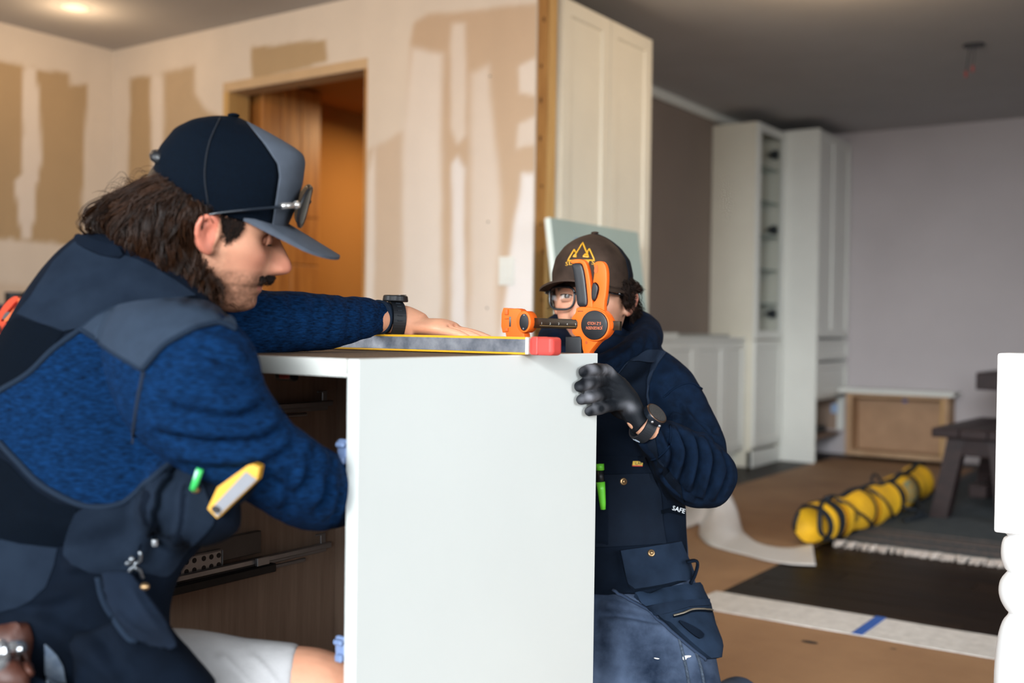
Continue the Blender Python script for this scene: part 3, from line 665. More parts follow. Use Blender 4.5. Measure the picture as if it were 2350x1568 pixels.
for x in (): MB().cyl((x - .02, 1.411, z1 + .0005), (x + .02, 1.411, z1 + .0005), .008, n=16).build('vial', mat('green_vial', 'a9d24a', .15, trans=.5), lv)

for o_ in [lv]: o_.location.x -= .010
# ---------------------------------------------------------------- clamps
def extr(poly, y0, y1, conv, bev=.0015):
    """extrude an outline (clockwise or not) lying in the plane y = y0 back to y1"""
    pts = [conv(*p) for p in poly]; bm = bmesh.new()
    f = bm.faces.new([bm.verts.new((p[0], y0, p[2])) for p in pts])
    r = bmesh.ops.extrude_face_region(bm, geom=[f]); 
    for v in r['geom']:
        if isinstance(v, bmesh.types.BMVert): v.co.y = y1
    bmesh.ops.recalc_face_normals(bm, faces=bm.faces)
    if bev: bmesh.ops.bevel(bm, geom=[e for e in bm.edges if e.calc_face_angle(0) > .7 and abs((e.verts[0].co - e.verts[1].co).y) < 1e-5], offset=bev, segments=2, affect='EDGES', profile=.5, clamp_overlap=True)
    bmesh.ops.triangulate(bm, faces=[f for f in bm.faces if len(f.verts) > 4])
    return bm
def rnd(poly, n=3):
    p = np.array(poly, float)
    for _ in range(n):
        q = np.roll(p, -1, 0); p = np.stack([.75 * p + .25 * q, .25 * p + .75 * q], 1).reshape(-1, 2)
    return p
CLY = 1.645
cz_ = lambda x, y: on(1140 + x / 6.273, 570 + y / 6.273, 1, CLY)
cl = thing('bar_clamp', 'orange trigger clamp with black grip gripping the back of the white cabinet', 'clamp', (-1.0, CLY, CZ))
def part_ex(name, poly, d0, d1, m, r=1, bev=.0015, ang=35, par=None, conv=cz_):
    b = extr(rnd(poly, r) if r else np.array(poly, float), CLY + d0, CLY + d1, conv, bev)
    o = obj(name, b, m, par or cl); smooth_by_angle(o.data, ang); return o
oj = orange_pl
part_ex('jaw_block', [(103, 858), (200, 862), (222, 872), (345, 864), (395, 905), (395, 1215), (440, 1225), (440, 1700), (180, 1700), (180, 1220), (93, 1212)], -.008, .012, oj, 1)
part_ex('jaw_boss', [(440 + 105 * math.cos(a), 1060 + 158 * math.sin(a)) for a in np.linspace(0, TWO, 20)[:-1]], -.013, .012, oj, 0)
o = part_ex('jaw_cap', [(452 + 66 * math.cos(a), 1066 + 122 * math.sin(a)) for a in np.linspace(0, TWO, 24)[:-1]], -.0145, -.012, black_pl, 0, .0005)
for (x, y) in ((455, 967), (446, 1160)):
    p = cz_(x, y); MB().ball((p[0], CLY - .0148, p[2]), .0019, (1, .5, 1), 8, 6).build('rivet', steel, cl)
part_ex('jaw_slot', [(216, 985), (243, 985), (240, 1130), (214, 1130)], -.0088, -.006, grey_steel, 0, .0003)
for (y0, y1) in ((880, 960), (1010, 1020), (1150, 1200)): part_ex('jaw_rib', [(160, y0), (205, y0), (203, y1), (158, y1)], -.011, -.006, mat('orange_shade', 'c85a14', .5), 0, .0004)
barm = mat('bar_black', '1d1712', .35, col2='3a2c1c', scale=14, metal=.5, stretch=(1, 4, 6))
part_ex('bar', [(500, 1000), (1500, 1036), (1772, 1052), (1766, 1184), (1500, 1172), (500, 1146)], .000, .009, barm, 0, .0012)
part_ex('bar_groove', [(620, 1108), (1170, 1128), (1170, 1136), (620, 1118)], -.0006, .001, mat('brass_wear', '6d5531', .4, metal=.4), 0, 0)
for k, s_ in enumerate('12345'):
    p = cz_(650 + k * 122, 1082 + k * 4); place_text('number', s_, .0055, (p[0], CLY - .0003, p[2]), (1, 0, 0), (0, 0, 1), mat('pale_print', 'a7a39c', .6), cl, .0002)
body = [(1180, 845), (1395, 845), (1560, 880), (1650, 985), (1690, 1110), (1650, 1220), (1590, 1290), (1500, 1335), (1420, 1430), (1352, 1520), (1335, 1800), (1260, 1800), (1285, 1500), (1262, 1440), (1255, 1275), (1145, 1265), (1102, 1165), (1195, 1160), (1195, 1032), (1102, 1030), (1120, 985), (1172, 930)]
part_ex('body', body, -.009, .010, oj, 1, .002)
part_ex('body_slot', [(1205, 903), (1280, 903), (1280, 914), (1205, 914)], -.0096, -.007, mat('slot_shade_brown', '7a3408', .6), 0, 0)  # slot is not cut; a dark plate carries its shade
part_ex('bore', [(1328 + 17 * math.cos(a), 1358 + 24 * math.sin(a)) for a in np.linspace(0, TWO, 14)[:-1]], -.0096, -.007, mat('bore_shade_orange', 'b04a10', .6), 0, 0)  # hole is not bored; its shade is painted as darker orange
part_ex('knob_rim', [(1472 + 205 * math.cos(a), 1112 + 226 * math.sin(a)) for a in np.linspace(0, TWO, 40)[:-1]], -.014, .0, oj, 0, .001)
kn = part_ex('knob_face', [(1470 + 188 * math.cos(a), 1108 + 210 * math.sin(a)) for a in np.linspace(0, TWO, 44)[:-1]], -.0175, -.010, black_pl, 0, .0015)
for yy in (1025, 1208): part_ex('knob_groove', [(1330, yy), (1610, yy + 4), (1610, yy + 7), (1330, yy + 3)], -.0178, -.0165, mat('groove', '0a0b0e', .6), 0, 0, par=cl)
tx = mat('orange_print', 'd0704a', .6)
for s_, yy, w_ in (('JORGENSEN', 1147, .0078), ('E-Z HOLD', 1080, .0078)):
    p = cz_(1475, yy); place_text('lettering', s_, w_, (p[0], CLY - .0178, p[2]), (-1, 0, 0), (0, 0, -1), tx, cl, .0003, .78)
part_ex('handle_spine', [(1068, 182), (1110, 163), (1190, 155), (1262, 165), (1308, 215), (1345, 350), (1375, 560), (1398, 760), (1398, 900), (1290, 900), (1300, 780), (1310, 600), (1288, 400), (1262, 290), (1235, 212), (1150, 228), (1090, 226)], -.005, .007, oj, 1, .0025)
part_ex('grip', [(1092, 222), (1240, 206), (1278, 300), (1302, 450), (1325, 650), (1337, 780), (1318, 848), (1188, 848), (1172, 700), (1158, 560), (1130, 340)], -.009, .011, black_pl, 2, .004)
part_ex('trigger', [(1408, 232), (1440, 195), (1490, 185), (1545, 192), (1590, 260), (1606, 400), (1592, 650), (1565, 790), (1565, 930), (1392, 930), (1392, 790), (1450, 745), (1488, 620), (1486, 540), (1440, 488), (1396, 512), (1418, 380), (1422, 300)], -.005, .007, oj, 1, .0025)
part_ex('trigger_recess', [(1432, 250), (1478, 235), (1476, 360), (1420, 362)], -.0056, -.003, mat('recess_shade_orange', 'd0560c', .5), 1, 0)  # recess is not sunk; darker orange stands for the shade in it
part_ex('release_button', [(1398, 530), (1430, 488), (1490, 555), (1470, 660), (1450, 742), (1402, 758), (1386, 700)], -.008, .010, black_pl, 1, .002)
part_ex('pad', [(1024, 1272), (1256, 1270), (1260, 1800), (1020, 1800)], -.010, .012, black_pl, 0, .003)
# ================================================================= people: tools
def grid_faces(m, n, wrap=True):
    F = []
    for i in range(m - 1):
        for k in range(n if wrap else n - 1): F.append((i * n + k, i * n + (k + 1) % n, (i + 1) * n + (k + 1) % n, (i + 1) * n + k))
    return F
def loft(secs, ring=36, step=40, dome=True, sc=1.0, cap0=True, cap1=True):
    """limb or trunk: each row (ax, ay, bx, by, depth, ratio[, half depth difference]) is an elliptical section whose two side points are seen at a and b"""
    rows = np.array([list(s_) + [0] * (7 - len(s_)) for s_ in secs], float)
    rows = cr(rows, step); C = []; M = []
    for ax, ay, bx, by, t, ra, dt in rows:
        a, b_ = P(ax, ay, t - dt), P(bx, by, t + dt); C.append((a + b_) / 2); M.append((b_ - a) / 2 * sc)
    C = np.array(C); M = np.array(M); T = np.gradient(C, axis=0); T /= np.linalg.norm(T, axis=1)[:, None]
    V = []
    def ringpts(c, mj, tt, ra, k):
        q = np.cross(tt, mj); q /= np.linalg.norm(q) + 1e-9
        a = np.linspace(0, 2 * math.pi, ring, endpoint=False)[:, None]
        return c + k * (np.cos(a) * mj + np.sin(a) * q * np.linalg.norm(mj) * ra)
    R = []
    if dome and cap0:
        for u in (.97, .8, .5): R.append(ringpts(C[0] - T[0] * np.linalg.norm(M[0]) * .6 * u, M[0], T[0], rows[0, 5], math.sqrt(max(0, 1 - u * u))))
    for i in range(len(C)): R.append(ringpts(C[i], M[i], T[i], rows[i, 5], 1))
    if dome and cap1:
        for u in (.5, .8, .97): R.append(ringpts(C[-1] + T[-1] * np.linalg.norm(M[-1]) * .6 * u, M[-1], T[-1], rows[-1, 5], math.sqrt(max(0, 1 - u * u))))
    V = np.vstack(R); m = len(R); F = grid_faces(m, ring)
    F.append(tuple(range(ring))[::-1]); F.append(tuple(range((m - 1) * ring, m * ring)))
    return V, F
def tubem(pts, rad, n=14, flat=None, res=None, up=None):
    pts = np.asarray(pts, float)
    if res: 
        rad = np.interp(np.linspace(0, 1, res), np.linspace(0, 1, len(pts)), np.broadcast_to(rad, (len(pts),))); pts = cr(pts, res)
    V, F = tube_data(pts, rad, n, True, flat, up); V = np.array(V)
    # rounded ends
    return V, F
def ballm(c, r, R=None, u=20, v=14):
    V = []; r = np.broadcast_to(np.asarray(r, float), (3,))
    for i in range(v):
        th = math.pi * (i + .5) / v
        for k in range(u): V.append((math.sin(th) * math.cos(TWO * k / u), math.sin(th) * math.sin(TWO * k / u), math.cos(th)))
    V = np.array(V) * r
    if R is not None: V = V @ np.asarray(R)          # rows of R: local axes in world
    F = grid_faces(v, u); F.append(tuple(range(u))[::-1]); F.append(tuple(range((v - 1) * u, v * u)))
    return V + np.asarray(c), F
def vox(parts, size, smooth_it=3):
    """one continuous surface around overlapping closed shapes"""
    V = []; F = []; n = 0
    for v, f in parts:
        V.append(np.asarray(v)); F += [tuple(i + n for i in q) for q in f]; n += len(v)
    me = bpy.data.meshes.new('t'); me.from_pydata(np.vstack(V).tolist(), [], F); me.update()
    bm = bmesh.new(); bm.from_mesh(me); bmesh.ops.recalc_face_normals(bm, faces=bm.faces); bm.to_mesh(me); bm.free()
    o = bpy.data.objects.new('t', me); COL.objects.link(o)
    md = o.modifiers.new('r', 'REMESH'); md.mode = 'VOXEL'; md.voxel_size = size
    bpy.context.view_layer.update()
    ev = o.evaluated_get(bpy.context.evaluated_depsgraph_get()); m2 = bpy.data.meshes.new_from_object(ev)
    bpy.data.objects.remove(o); bpy.data.meshes.remove(me)
    co = get_co(m2); e = np.empty(len(m2.edges) * 2, int); m2.edges.foreach_get('vertices', e); e = e.reshape(-1, 2)
    for _ in range(smooth_it): co = lap(co, e)
    m2.vertices.foreach_set('co', co.ravel()); m2.update(); return m2
def lap(co, e, k=.6):
    acc = np.zeros_like(co); cnt = np.zeros(len(co))
    for j in range(3):
        acc[:, j] = np.bincount(e[:, 0], co[e[:, 1], j], len(co)) + np.bincount(e[:, 1], co[e[:, 0], j], len(co))
    cnt = np.bincount(e.ravel(), minlength=len(co)); cnt[cnt == 0] = 1
    return co * (1 - k) + k * acc / cnt[:, None]
def get_co(me):
    c = np.empty(len(me.vertices) * 3); me.vertices.foreach_get('co', c); return c.reshape(-1, 3)
def get_no(me):
    c = np.empty(len(me.vertices) * 3); me.vertex_normals.foreach_get('vector', c); return c.reshape(-1, 3)
def nz(V, s, seed=0.0, octv=1):
    return np.array([noise.noise(Vector((v[0] * s + seed, v[1] * s, v[2] * s))) for v in V])
def pdist(p, line):
    line = np.array(line, float); d = np.full(len(p), 1e9); tt = np.zeros(len(p)); n = len(line) - 1
    for i in range(n):
        a, e = line[i], line[i + 1] - line[i]; w_ = p - a; t = np.clip((w_ @ e) / (e @ e + 1e-9), 0, 1)
        q = np.linalg.norm(w_ - t[:, None] * e, axis=1); k = q < d; d[k] = q[k]; tt[k] = (i + t[k]) / n
    return d, tt
def folds(me, fl, near=None):
    """cloth folds: raise (or press) the cloth along lines that lie on its surface"""
    co = get_co(me); no = get_no(me); pp = proj(co); view = co - CAM; view /= np.linalg.norm(view, axis=1)[:, None]
    face = np.clip(-(no * view).sum(1) * 3 + .4, 0, 1); D = np.zeros(len(co))
    for f in fl:
        line, amp, wd = f[:3]; tlo, thi = (f[3] if len(f) > 3 else (0, 9))
        ln = cr(line, 24) if len(line) > 2 else np.array(line, float)
        d, tt = pdist(pp[:, :2], ln); x = np.clip(d / wd, 0, 1)
        g = (1 - x * x) ** 2 * np.clip(np.minimum(tt, 1 - tt) * 6, 0, 1) ** .7
        g *= (pp[:, 2] > tlo) & (pp[:, 2] < thi); D += amp * g * face
    me.vertices.foreach_set('co', (co + no * D[:, None]).ravel()); me.update(); return me
def rumple(me, amp, s, seed=0):
    co = get_co(me); no = get_no(me); d = nz(co, s, seed) + .5 * nz(co, s * 2.1, seed + 7)
    me.vertices.foreach_set('co', (co + no * (d * amp)[:, None]).ravel()); me.update(); return me
def relax(me, it):
    co = get_co(me); e = np.empty(len(me.edges) * 2, int); me.edges.foreach_get('vertices', e); e = e.reshape(-1, 2)
    for _ in range(it): co = lap(co, e)
    me.vertices.foreach_set('co', co.ravel()); me.update(); return me
def bvh_of(*meshes):
    V = []; F = []; n = 0
    for me in meshes:
        off = np.zeros(3)
        if isinstance(me, bpy.types.Object): off = np.array(wloc(me)); me = me.data
        c = get_co(me) + off; V += c.tolist(); F += [tuple(i + n for i in p.vertices) for p in me.polygons]; n += len(c)
    return BVHTree.FromPolygons(V, F)
def cast(b, px, py):
    d = Vector(RW @ np.array([(px - 1175) / FPX, -(py - 784) / FPX, -1.0])).normalized()
    h = b.ray_cast(Vector(CAM), d)
    return (np.array(h[0]), np.array(h[1]) * (-1 if h[1].dot(d) > 0 else 1)) if h[0] is not None else None
def near_hit(b, px, py):
    """surface point seen at a pixel, or the closest one beside it"""
    for r in range(0, 40, 3):
        for k in range(1 if r == 0 else 12):
            h = cast(b, px + r * math.cos(k * .5236), py + r * math.sin(k * .5236))
            if h: return h
    return (P(px, py, 1.5), img(0, 0, 1))
def cast_in(b, p, c):
    p = np.array(p, float)
    for k in range(60):
        h = cast(b, *p)
        if h: return h
        p = p + (np.array(c) - p) * .03
    return None
def patch(name, poly, b, off, th, m, parent, g=10, round_=0, bulge=0.0, sm=1):
    """a cloth piece cut to an outline and laid on the body surface, with its own thickness"""
    poly = np.array(poly, float)
    if round_: poly = rnd(poly, round_)
    B = []
    for i in range(len(poly)):
        a, c = poly[i], poly[(i + 1) % len(poly)]; k = max(1, int(np.linalg.norm(c - a) / g))
        for j in range(k): B.append(a + (c - a) * j / k)
    B = np.array(B); cen = B.mean(0); n = len(B)
    xs = np.arange(B[:, 0].min(), B[:, 0].max(), g); ys = np.arange(B[:, 1].min(), B[:, 1].max(), g)
    G = np.array([(x + (g / 2 if int(j) % 2 else 0), y) for j, y in enumerate(ys) for x in xs])
    if len(G): G = G[sdf(G, B) < -g * .45]
    pts = [Vector(p) for p in B] + [Vector(p) for p in G]
    r = delaunay_2d_cdt(pts, [], [list(range(n))], 1, 1e-4)
    V2 = np.array([tuple(v) for v in r[0]]); F = r[2]; dd = -sdf(V2, B)
    V = []; ok = []; N = []
    for p in V2:
        h = cast_in(b, p, cen); V.append(h[0] if h else np.zeros(3)); N.append(h[1] if h else np.zeros(3)); ok.append(h is not None)
    V = np.array(V); N = np.array(N)
    e = np.array(list({tuple(sorted((f[i], f[(i + 1) % len(f)]))) for f in F for i in range(len(f))}))
    for _ in range(2): N = lap(N, e)
    N /= np.linalg.norm(N, axis=1)[:, None] + 1e-9
    V = V + N * off
    if bulge: V = V + N * (bulge * np.clip(dd / 26, 0, 1) ** .6)[:, None]
    for _ in range(sm):
        W_ = lap(V, e); inner = dd > g * .3; V[inner] = W_[inner]
    F = [f for f in F if all(ok[i] for i in f)]
    m_ = len(V); ed = {}
    for f in F:
        for i in range(len(f)): 
            k = (f[i], f[(i + 1) % len(f)]); ed[k] = ed.get(k, 0) + 1
    bd = [k for k in ed if (k[1], k[0]) not in ed]
    Vb = V - N * th
    FF = [tuple(f) for f in F] + [tuple(m_ + i for i in f[::-1]) for f in F] + [(a, m_ + a, m_ + c, c)[::-1] for a, c in bd]
    me = bpy.data.meshes.new(name); me.from_pydata(np.vstack([V, Vb]).tolist(), [], FF); me.update()
    bm = bmesh.new(); bm.from_mesh(me); bmesh.ops.recalc_face_normals(bm, faces=bm.faces); bm.to_mesh(me); bm.free()
    o = obj(name, me, m, parent); smooth_by_angle(o.data, 50); return o
def seam(name, line, b, rad, m, parent, off=0.0, n=40, k=6, flat=None):
    ln = cr(line, n); pts = []
    for p in ln:
        h = cast_in(b, p, ln.mean(0))
        if h: pts.append(h[0] + h[1] * off)
    if len(pts) < 3: print('SEAM MISS', name, line[0]); return None
    return MB().tube(np.array(pts), rad, k, flat=flat).build(name, m, parent, sm=True)

# ---- head
def ip(v, tab): a = np.array(tab); o = np.argsort(a[:, 0]); return np.interp(v, a[o, 0], a[o, 1])
FP = [(-.106, .058), (-.101, .074), (-.092, .0855), (-.083, .0865), (-.0755, .0835), (-.067, .0895), (-.0635, .0905), (-.0585, .0875), (-.055, .0905), (-.050, .0925), (-.042, .090), (-.02, .0885), (0, .088), (.012, .088), (.028, .0965), (.045, .096), (.07, .090), (.095, .074), (.115, .05), (.128, .025), (.135, .004)]
BP = [(-.106, .02), (-.095, .0), (-.08, -.02), (-.06, -.05), (-.04, -.066), (-.01, -.082), (.03, -.087), (.06, -.085), (.09, -.075), (.115, -.05), (.128, -.028), (.135, -.004)]
WP = [(-.106, .022), (-.1, .031), (-.088, .042), (-.07, .053), (-.05, .061), (-.03, .066), (0, .0705), (.02, .073), (.05, .075), (.08, .071), (.105, .055), (.122, .035), (.131, .018), (.135, .003)]
NS = [(.024, 0), (.012, .009), (0, .020), (-.012, .0295), (-.020, .0345), (-.027, .0348), (-.0325, .0325), (-.0375, .023), (-.042, .009), (-.046, 0)]
NW = [(.03, .007), (0, .009), (-.012, .0115), (-.024, .0155), (-.04, .015)]
def sm_ip(v, tab):
    a = np.array(tab); a = a[np.argsort(a[:, 0])]; x = np.linspace(a[0, 0], a[-1, 0], 400); y = np.interp(x, a[:, 0], a[:, 1])
    k = np.ones(11) / 11; y = np.convolve(np.pad(y, 5, 'edge'), k, 'valid'); return np.interp(v, x, y)
def sm2(v, tab, k=31):
    a = np.array(tab); a = a[np.argsort(a[:, 0])]; x = np.linspace(a[0, 0], a[-1, 0], 400); y = np.interp(x, a[:, 0], a[:, 1])
    h = k // 2; y = np.convolve(np.concatenate([2 * y[0] - y[h:0:-1], y, 2 * y[-1] - y[-2:-h - 2:-1]]), np.ones(k) / k, 'valid'); return np.interp(v, x, y)
def head_local(nose_len=1.0):
    vs = np.concatenate([np.linspace(-.106, .1, 96), np.linspace(.103, .135, 16)]); na = 132; V = []
    for v in vs:
        f, b_, w_ = sm_ip(v, FP), sm_ip(v, BP), sm_ip(v, WP); uc = .008
        if v > .12: uc = 0
        a = np.linspace(0, TWO, na, endpoint=False); c, s_ = np.cos(a), np.sin(a); n = 2.35 if -.06 < v < .1 else 2.1
        cu = np.sign(c) * np.abs(c) ** (2 / n); su = np.sign(s_) * np.abs(s_) ** (2 / n)
        u = uc + np.where(c > 0, (f - uc) * cu, (uc - b_) * cu); s = w_ * su
        fr = np.clip(cu, 0, 1) ** .5 * (c > 0)
        u = u + fr * nose_len * sm_ip(v, NS) * np.exp(-(s / ip(v, NW)) ** 2)
        for sg in (-1, 1):
            G = lambda sc, vc, ss, sv: np.exp(-((s - sg * sc) / ss) ** 2 - ((v - vc) / sv) ** 2)
            u = u - fr * .013 * G(.031, .010, .013, .011) + fr * .004 * G(.030, .030, .018, .006)
            u = u + fr * .007 * G(.0145, -.030, .0055, .006) - fr * .004 * G(.026, -.045, .01, .012)
            u = u + fr * .004 * G(.045, -.018, .014, .012); s = s + sg * .003 * np.exp(-((v + .012) / .014) ** 2) * np.exp(-((u - .05) / .03) ** 2) * (np.sign(s) == sg)
        u = u - fr * .0035 * np.exp(-(s / .022) ** 2 - ((v + .0588) / .0022) ** 2)
        V.append(np.stack([u, s, np.full(na, v)], 1))
    V = np.vstack(V); F = grid_faces(len(vs), na); F.append(tuple(range(na))[::-1]); F.append(tuple(range((len(vs) - 1) * na, len(vs) * na)))
    return V, F
def ear_local(sg, k=.72):
    """ear: folded rim, anti-helix, bowl and lobe"""
    o = np.array([.005, sg * .0715, .0]); parts = []
    def q(u, v, d): return o + np.array([u * k, sg * d, v * k])
    rim = [q(.012, .004, .002), q(.011, .018, .006), q(.002, .031, .011), q(-.012, .034, .015), q(-.023, .024, .019), q(-.025, .006, .019), q(-.019, -.012, .015), q(-.008, -.026, .010), q(.004, -.031, .005), q(.010, -.022, .002)]
    parts.append(tubem(rim, [.0035, .004, .0042, .0045, .0045, .0042, .0042, .0055, .006, .004], 10, res=40))
    anti = [q(-.004, .022, .010), q(-.014, .014, .012), q(-.015, 0, .012), q(-.009, -.014, .009), q(.0, -.018, .007)]
    parts.append(tubem(anti, [.003, .004, .0042, .004, .004], 10, res=24))
    parts.append(ballm(q(-.007, .002, .006), (.018, .0035, .028))); parts.append(ballm(q(.001, -.024, .005), (.008, .005, .009))); parts.append(ballm(q(.010, -.006, .005), (.004, .005, .007)))
    return parts
def to_world(V, O, F_, S_, U_): return np.asarray(O) + V[:, :1] * F_ + V[:, 1:2] * S_ + V[:, 2:] * U_
class Frame:
    def __init__(s, O, F_, U_):
        s.O = np.asarray(O); s.F = F_ / np.linalg.norm(F_); s.U = U_ - s.F * (U_ @ s.F); s.U /= np.linalg.norm(s.U); s.S = np.cross(s.U, s.F)   # S: the person's left
    def w(s, u, sd, v): return s.O + u * s.F + sd * s.S + v * s.U
    def W(s, V): V = np.asarray(V); return to_world(V, s.O, s.F, s.S, s.U)
    def L(s, V): d = np.asarray(V) - s.O; return np.stack([d @ s.F, d @ s.S, d @ s.U], -1)
def img(dx, dy, dz=0):
    """direction from picture right (dx), picture up (dy) and towards the camera (dz)"""
    return RW @ np.array([dx, dy, dz])
def hand_parts(wr, d, nrm, thumb_sign, curl=(.15, .2, .15), spread=.06, sc=1.0, thumb_open=.5):
    """palm, four unequal fingers with three bends and a thumb that leaves the side of the palm; nrm points out of the palm"""
    d = d / np.linalg.norm(d); n = nrm - d * (nrm @ d); n /= np.linalg.norm(n); s = np.cross(n, d) * thumb_sign
    p = lambda a, b_, c: wr + sc * (a * d + b_ * s + c * n); out = []
    out.append(tubem([p(-.02, 0, 0), p(.01, 0, 0), p(.04, .002, 0), p(.075, 0, -.002), p(.098, -.002, 0)], np.array([.027, .028, .037, .042, .038]) * sc, 20, .42, 20, up=n))
    for i, (L, b0, r) in enumerate(((.070, .029, .0092), (.078, .009, .0096), (.073, -.0115, .0092), (.057, -.031, .0082))):
        a = (1.2 - i) * spread; pts = [p(.07, b0 * .9, 0), p(.095 - .004 * abs(i - 1), b0, 0)]; ang = 0; cur = np.array([.095 - .004 * abs(i - 1), b0, 0.0])
        for j, fr in enumerate((.45, .31, .24)):
            ang += curl[j]; cur = cur + L * fr * np.array([math.cos(ang) * math.cos(a), math.sin(a), math.sin(ang)]); pts.append(p(*cur))
        out.append(tubem(pts, np.array([r * 1.05, r * 1.05, r, r * .92, r * .74]) * sc, 12, res=26)); out.append(ballm(pts[-1], r * .74 * sc)); 
    to = thumb_open
    pts = [p(.012, .018, .006), p(.038, .018 + .028 * to + .012, .010), p(.065, .03 + .045 * to, .014), p(.09, .034 + .052 * to, .016)]
    out.append(tubem(pts, np.array([.016, .0125, .0108, .0085]) * sc, 12, res=22)); out.append(ballm(pts[-1], .0085 * sc))
    return out
def skin_attr(me, fr, base, beard=None, seed=0, lips='b56a5c', red='c9765f', brow='3a261c', stub='5a3f30', stub_op=.6):
    co = get_co(me); L = fr.L(co); u, s, v = L.T; col = np.tile(np.array(lin(base)), (len(co), 1)); near = np.linalg.norm(L, axis=1) < .19
    def mixin(c, a): 
        nonlocal col
        a = np.clip(a, 0, 1)[:, None]; col = col * (1 - a) + np.array(lin(c)) * a
    g = lambda x, c, w_: np.exp(-((x - c) / w_) ** 2)
    nn = nz(co, 60, seed); n2 = nz(co, 220, seed + 3)
    mixin(red, near * .55 * (g(v, -.025, .02) * np.exp(-(s / .022) ** 2) * (u > .09)))
    mixin(red, near * .4 * g(v, -.02, .022) * g(np.abs(s), .045, .02) * (u > .03))
    mixin(red, near * .75 * (np.abs(s) > .0745) * (u < .012) * (np.abs(v) < .045))
    jaw = np.clip((-.034 - v) / .012, 0, 1) * np.clip((u + .012) / .02, 0, 1) * np.clip((v + .135) / .03, 0, 1)
    cheek = np.clip((.012 - v) / .05, 0, 1) * g(u, .018, .022) * (v > -.1)
    must = g(v, -.047, .007) * (np.abs(s) < .03) * (u > .06)
    bd = np.maximum(np.maximum(jaw, cheek * .8), must) * near * (.75 + .5 * nn + .4 * n2) * stub_op
    mixin(stub, bd)
    lip = near * (u > .082) * (np.abs(s) < .024 - 40 * (v + .0588) ** 2) * g(v, -.0595, .0065)
    mixin(lips, lip * .9)
    br = near * (u > .05) * g(v, .030 - .35 * np.maximum(0, np.abs(s) - .035), .0042) * np.clip((np.abs(s) - .008) / .004, 0, 1) * (np.abs(s) < .054)
    mixin(brow, br * .95)
    col *= (1 + .05 * nn + .03 * n2)[:, None]
    ca = me.color_attributes.new('Col', 'FLOAT_COLOR', 'POINT')
    ca.data.foreach_set('color', np.hstack([np.clip(col, 0, 1), np.ones((len(col), 1))]).ravel())
def skin_mat(name):
    m = mat(name, 'ffffff', .5, attr='Col', var=.02, scale=90, bump=.08, bscale=420)
    b = m.node_tree.nodes['Principled BSDF']; b.inputs['Subsurface Weight'].default_value = .12; b.inputs['Subsurface Radius'].default_value = (.012, .005, .003); b.inputs['Subsurface Scale'].default_value = .5
    return m
SKIN = skin_mat('skin')
def cap_parts(fr, prof, seamu, nv=44, na=96):
    """crown of a peaked cap as rings around the head; split at a seam into a front panel and a back"""
    fpr, bpr, wpr, v0, v1 = prof; vs = v0 + (v1 - v0) * (1 - (1 - np.linspace(0, 1, nv)) ** 1.6); L = []
    for v in vs:
        f, b_, w_ = sm2(v, fpr), sm2(v, bpr), sm2(v, wpr); n = 2.35; uc = (f + b_) / 2
        x = np.clip((np.interp(v, *seamu) - uc) / ((f - b_) / 2), -.9, .97); a_s = math.acos(np.sign(x) * abs(x) ** (n / 2)); h = na // 2; k = na // 4   # one column of points runs along the seam
        a = np.concatenate([np.linspace(0, a_s, k, endpoint=False), np.linspace(a_s, math.pi, h - k, endpoint=False)]); a = np.concatenate([a, math.pi + (math.pi - np.concatenate([a[1:], [math.pi]]))[::-1]])
        c, s = np.cos(a), np.sin(a)
        cu = np.sign(c) * np.abs(c) ** (2 / n); su = np.sign(s) * np.abs(s) ** (2 / n)
        L.append(np.stack([uc + (f - b_) / 2 * cu, w_ * su, np.full(na, v)], 1))
    L = np.vstack(L); F = grid_faces(nv, na); F.append(tuple(range((nv - 1) * na, nv * na)))
    A_, B_ = [], []
    for f in F:
        k = sorted(i % na for i in f); q = na // 4
        front = len(f) == 4 and (max(k) <= q or min(k) >= na - q or (min(k) == 0 and k[1] == 0 and min(k[2:]) >= na - q)); (A_ if front else B_).append(f)
    return L, A_, B_
def shell(name, V, F, th, m, parent):
    used = sorted({i for f in F for i in f}); mp = {i: k for k, i in enumerate(used)}
    me = bpy.data.meshes.new(name); me.from_pydata([tuple(V[i]) for i in used], [], [tuple(mp[i] for i in f) for f in F]); me.update()
    bm = bmesh.new(); bm.from_mesh(me); bmesh.ops.recalc_face_normals(bm, faces=bm.faces); bmesh.ops.solidify(bm, geom=bm.faces[:], thickness=th); 
    o = smooth(obj(name, bm, m, parent)); return o
